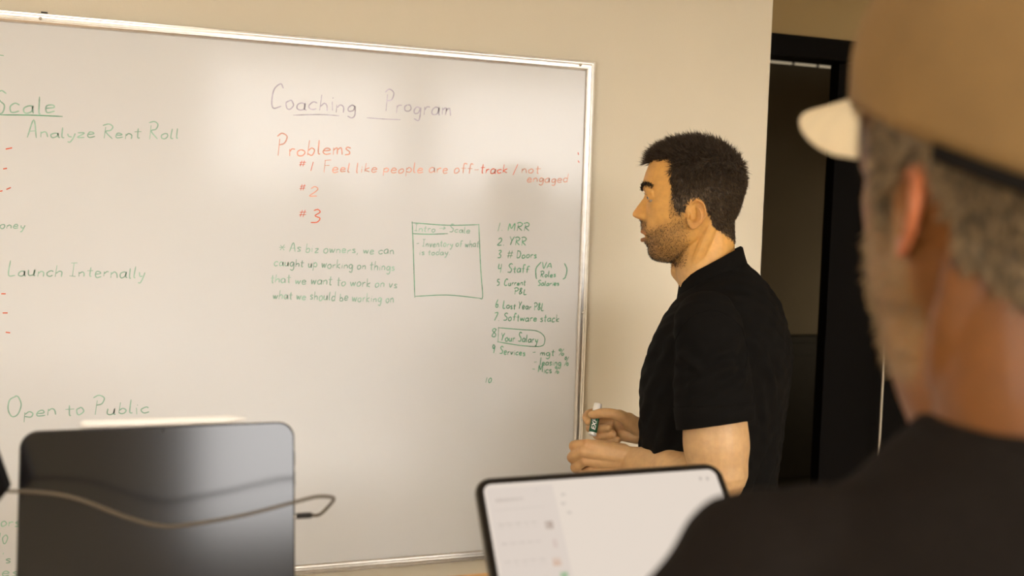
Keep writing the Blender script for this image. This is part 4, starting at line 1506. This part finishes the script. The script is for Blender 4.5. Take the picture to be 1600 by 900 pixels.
for s in (-1, 1):
    sb_ = MB().tube([hf(-.048, s * .11, -1.53), hf(.03, s * .114, -1.525), hf(.11, s * .122, -1.535), hf(.17, s * .127, -1.543)], [.040, .044, .042, .030], 20, 5, flat=[.9, .9, .8, .75])
    sb_.v = [(a, b, max(c, -1.573)) for a, b, c in sb_.v]
    hchild('shoe', sb_, SHOE)

# ---- baseball cap
CAPM = mat('shaded_tan_cap_cotton', (0.195, 0.108, 0.030), 0.85, noise=0.16, nscale=14, bump=0.25, bscale=700)  # crown colour darkened to carry shade on the back of the cap
BRIM = mat('cream_brim_cotton', (0.78, 0.64, 0.41), 0.85, noise=0.05, nscale=30, bump=0.2, bscale=700)
cap = empty('baseball_cap', (0, 0, 0))
tag(cap, 'worn tan baseball cap on the head of the nearest person', 'cap')
cap.matrix_world = Matrix.Translation((HX, HY, HZ)) @ Matrix.Rotation(R(135.6 - 45), 4, 'Z')


def capbase(a):
    """lower edge of the crown at angle a (0 = front)"""
    X, Y = .004 + .106 * math.cos(a), .0865 * math.sin(a)
    return X, Y, .046 + .043 * (X / .11) - .003 * math.cos(2 * a)


def cappt(a, t):
    X, Y, Zb = capbase(a)
    q = math.cos(t * PI / 2) ** .62
    front = .5 + .5 * math.cos(a)
    q = min(1, q * (1 + .05 * front * math.sin(t * PI)))
    top = .178
    seamd = -.0012 * abs(math.cos(3 * a)) ** 14
    return Vector((.004 + (X - .004) * q * (1 + seamd * 8), Y * q, Zb + (top - Zb) * math.sin(t * PI / 2)))


na, nt_ = 96, 22
bm = bmesh.new()
V = [[bm.verts.new(cappt(2 * PI * j / na, i / nt_ * .97)) for j in range(na)] for i in range(nt_ + 1)]
for i in range(nt_):
    for j in range(na):
        a = 2 * PI * (j + .5) / na
        t = (i + .5) / nt_
        d = abs((a - PI))
        if (d / .42) ** 2 + (t / .30) ** 2 < 1:      # rear opening
            continue
        k = (j + 1) % na
        bm.faces.new((V[i][j], V[i][k], V[i + 1][k], V[i + 1][j]))
bm.faces.new(V[nt_])
bmesh.ops.recalc_face_normals(bm, faces=bm.faces)
bmesh.ops.delete(bm, geom=[v for v in bm.verts if not v.link_faces], context='VERTS')
bmesh.ops.solidify(bm, geom=bm.faces[:], thickness=.002)
me = bpy.data.meshes.new('crown')
bm.to_mesh(me)
bm.free()
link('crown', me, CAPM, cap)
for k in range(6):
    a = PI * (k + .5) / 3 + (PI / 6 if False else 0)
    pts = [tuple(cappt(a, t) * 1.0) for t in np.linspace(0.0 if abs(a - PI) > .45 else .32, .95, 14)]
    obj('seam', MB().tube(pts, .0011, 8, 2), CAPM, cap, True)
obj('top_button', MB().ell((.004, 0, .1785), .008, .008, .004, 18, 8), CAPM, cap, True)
edge = [tuple(cappt(PI - .42 * math.cos(q), .30 * math.sin(q)) + Vector((-.001, 0, 0))) for q in np.linspace(0.03, PI - .03, 26)]
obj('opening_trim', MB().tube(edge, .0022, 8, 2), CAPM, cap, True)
STRAP = mat('black_strap', (0.010, 0.008, 0.006), 0.8, spec=0.05)
stp = []
for q in np.linspace(-.50, .50, 14):
    X, Y, Zb = capbase(PI + q)
    stp.append((X - .0015, Y, Zb + .008))
obj('strap', MB().tube(stp, .0095, 12, 3, flat=1.0, ref=(0, 0, 1)) if False else MB().rings(
    [[(p[0] - dx, p[1], p[2] + dz) for dx, dz in ((0, -.009), (.0022, -.009), (.0022, .009), (0, .009))] for p in stp]), STRAP, cap)
obj('buckle', MB().box(stp[7][0] - .005, stp[7][0] - .002, -.010, .010, stp[7][2] - .011, stp[7][2] + .011), STEEL, cap, False, .001)
rb = []
for q in np.linspace(-1.28, 1.28, 34):
    X, Y, Zb = capbase(PI + q)
    rb.append((X, Y, Zb))
obj('rear_band', MB().rings([[(p[0] * k1, p[1] * k1, p[2] + dz) for k1, dz in ((1.0, -.0085), (1.022, -.0085), (1.022, .0015), (1.0, .0015))] for p in rb]), STRAP, cap)
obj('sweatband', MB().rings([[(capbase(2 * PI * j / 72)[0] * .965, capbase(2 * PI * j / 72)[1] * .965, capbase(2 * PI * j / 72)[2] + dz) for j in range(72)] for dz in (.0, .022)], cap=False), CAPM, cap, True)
bm = bmesh.new()
nu, nv = 40, 14
A = 1.08
grid = []
for i in range(nu + 1):
    a = -A + 2 * A * i / nu
    X, Y, Zb = capbase(a)
    Ln = .080 * max(0.0, math.cos(a / A * PI / 2)) ** .55
    col = []
    for j in range(nv + 1):
        v = j / nv
        xx = X - .003 + Ln * v
        yy = Y * (1 - .02 * v)
        col.append(bm.verts.new((xx, yy, Zb + .004 + (-.004 * v) - 6.0 * yy * yy * (.35 + .65 * v) * 1.0)))
    grid.append(col)
for i in range(nu):
    for j in range(nv):
        bm.faces.new((grid[i][j], grid[i + 1][j], grid[i + 1][j + 1], grid[i][j + 1]))
bmesh.ops.recalc_face_normals(bm, faces=bm.faces)
bmesh.ops.solidify(bm, geom=bm.faces[:], thickness=.0032)
me = bpy.data.meshes.new('brim')
bm.to_mesh(me)
bm.free()
link('brim', me, BRIM, cap)
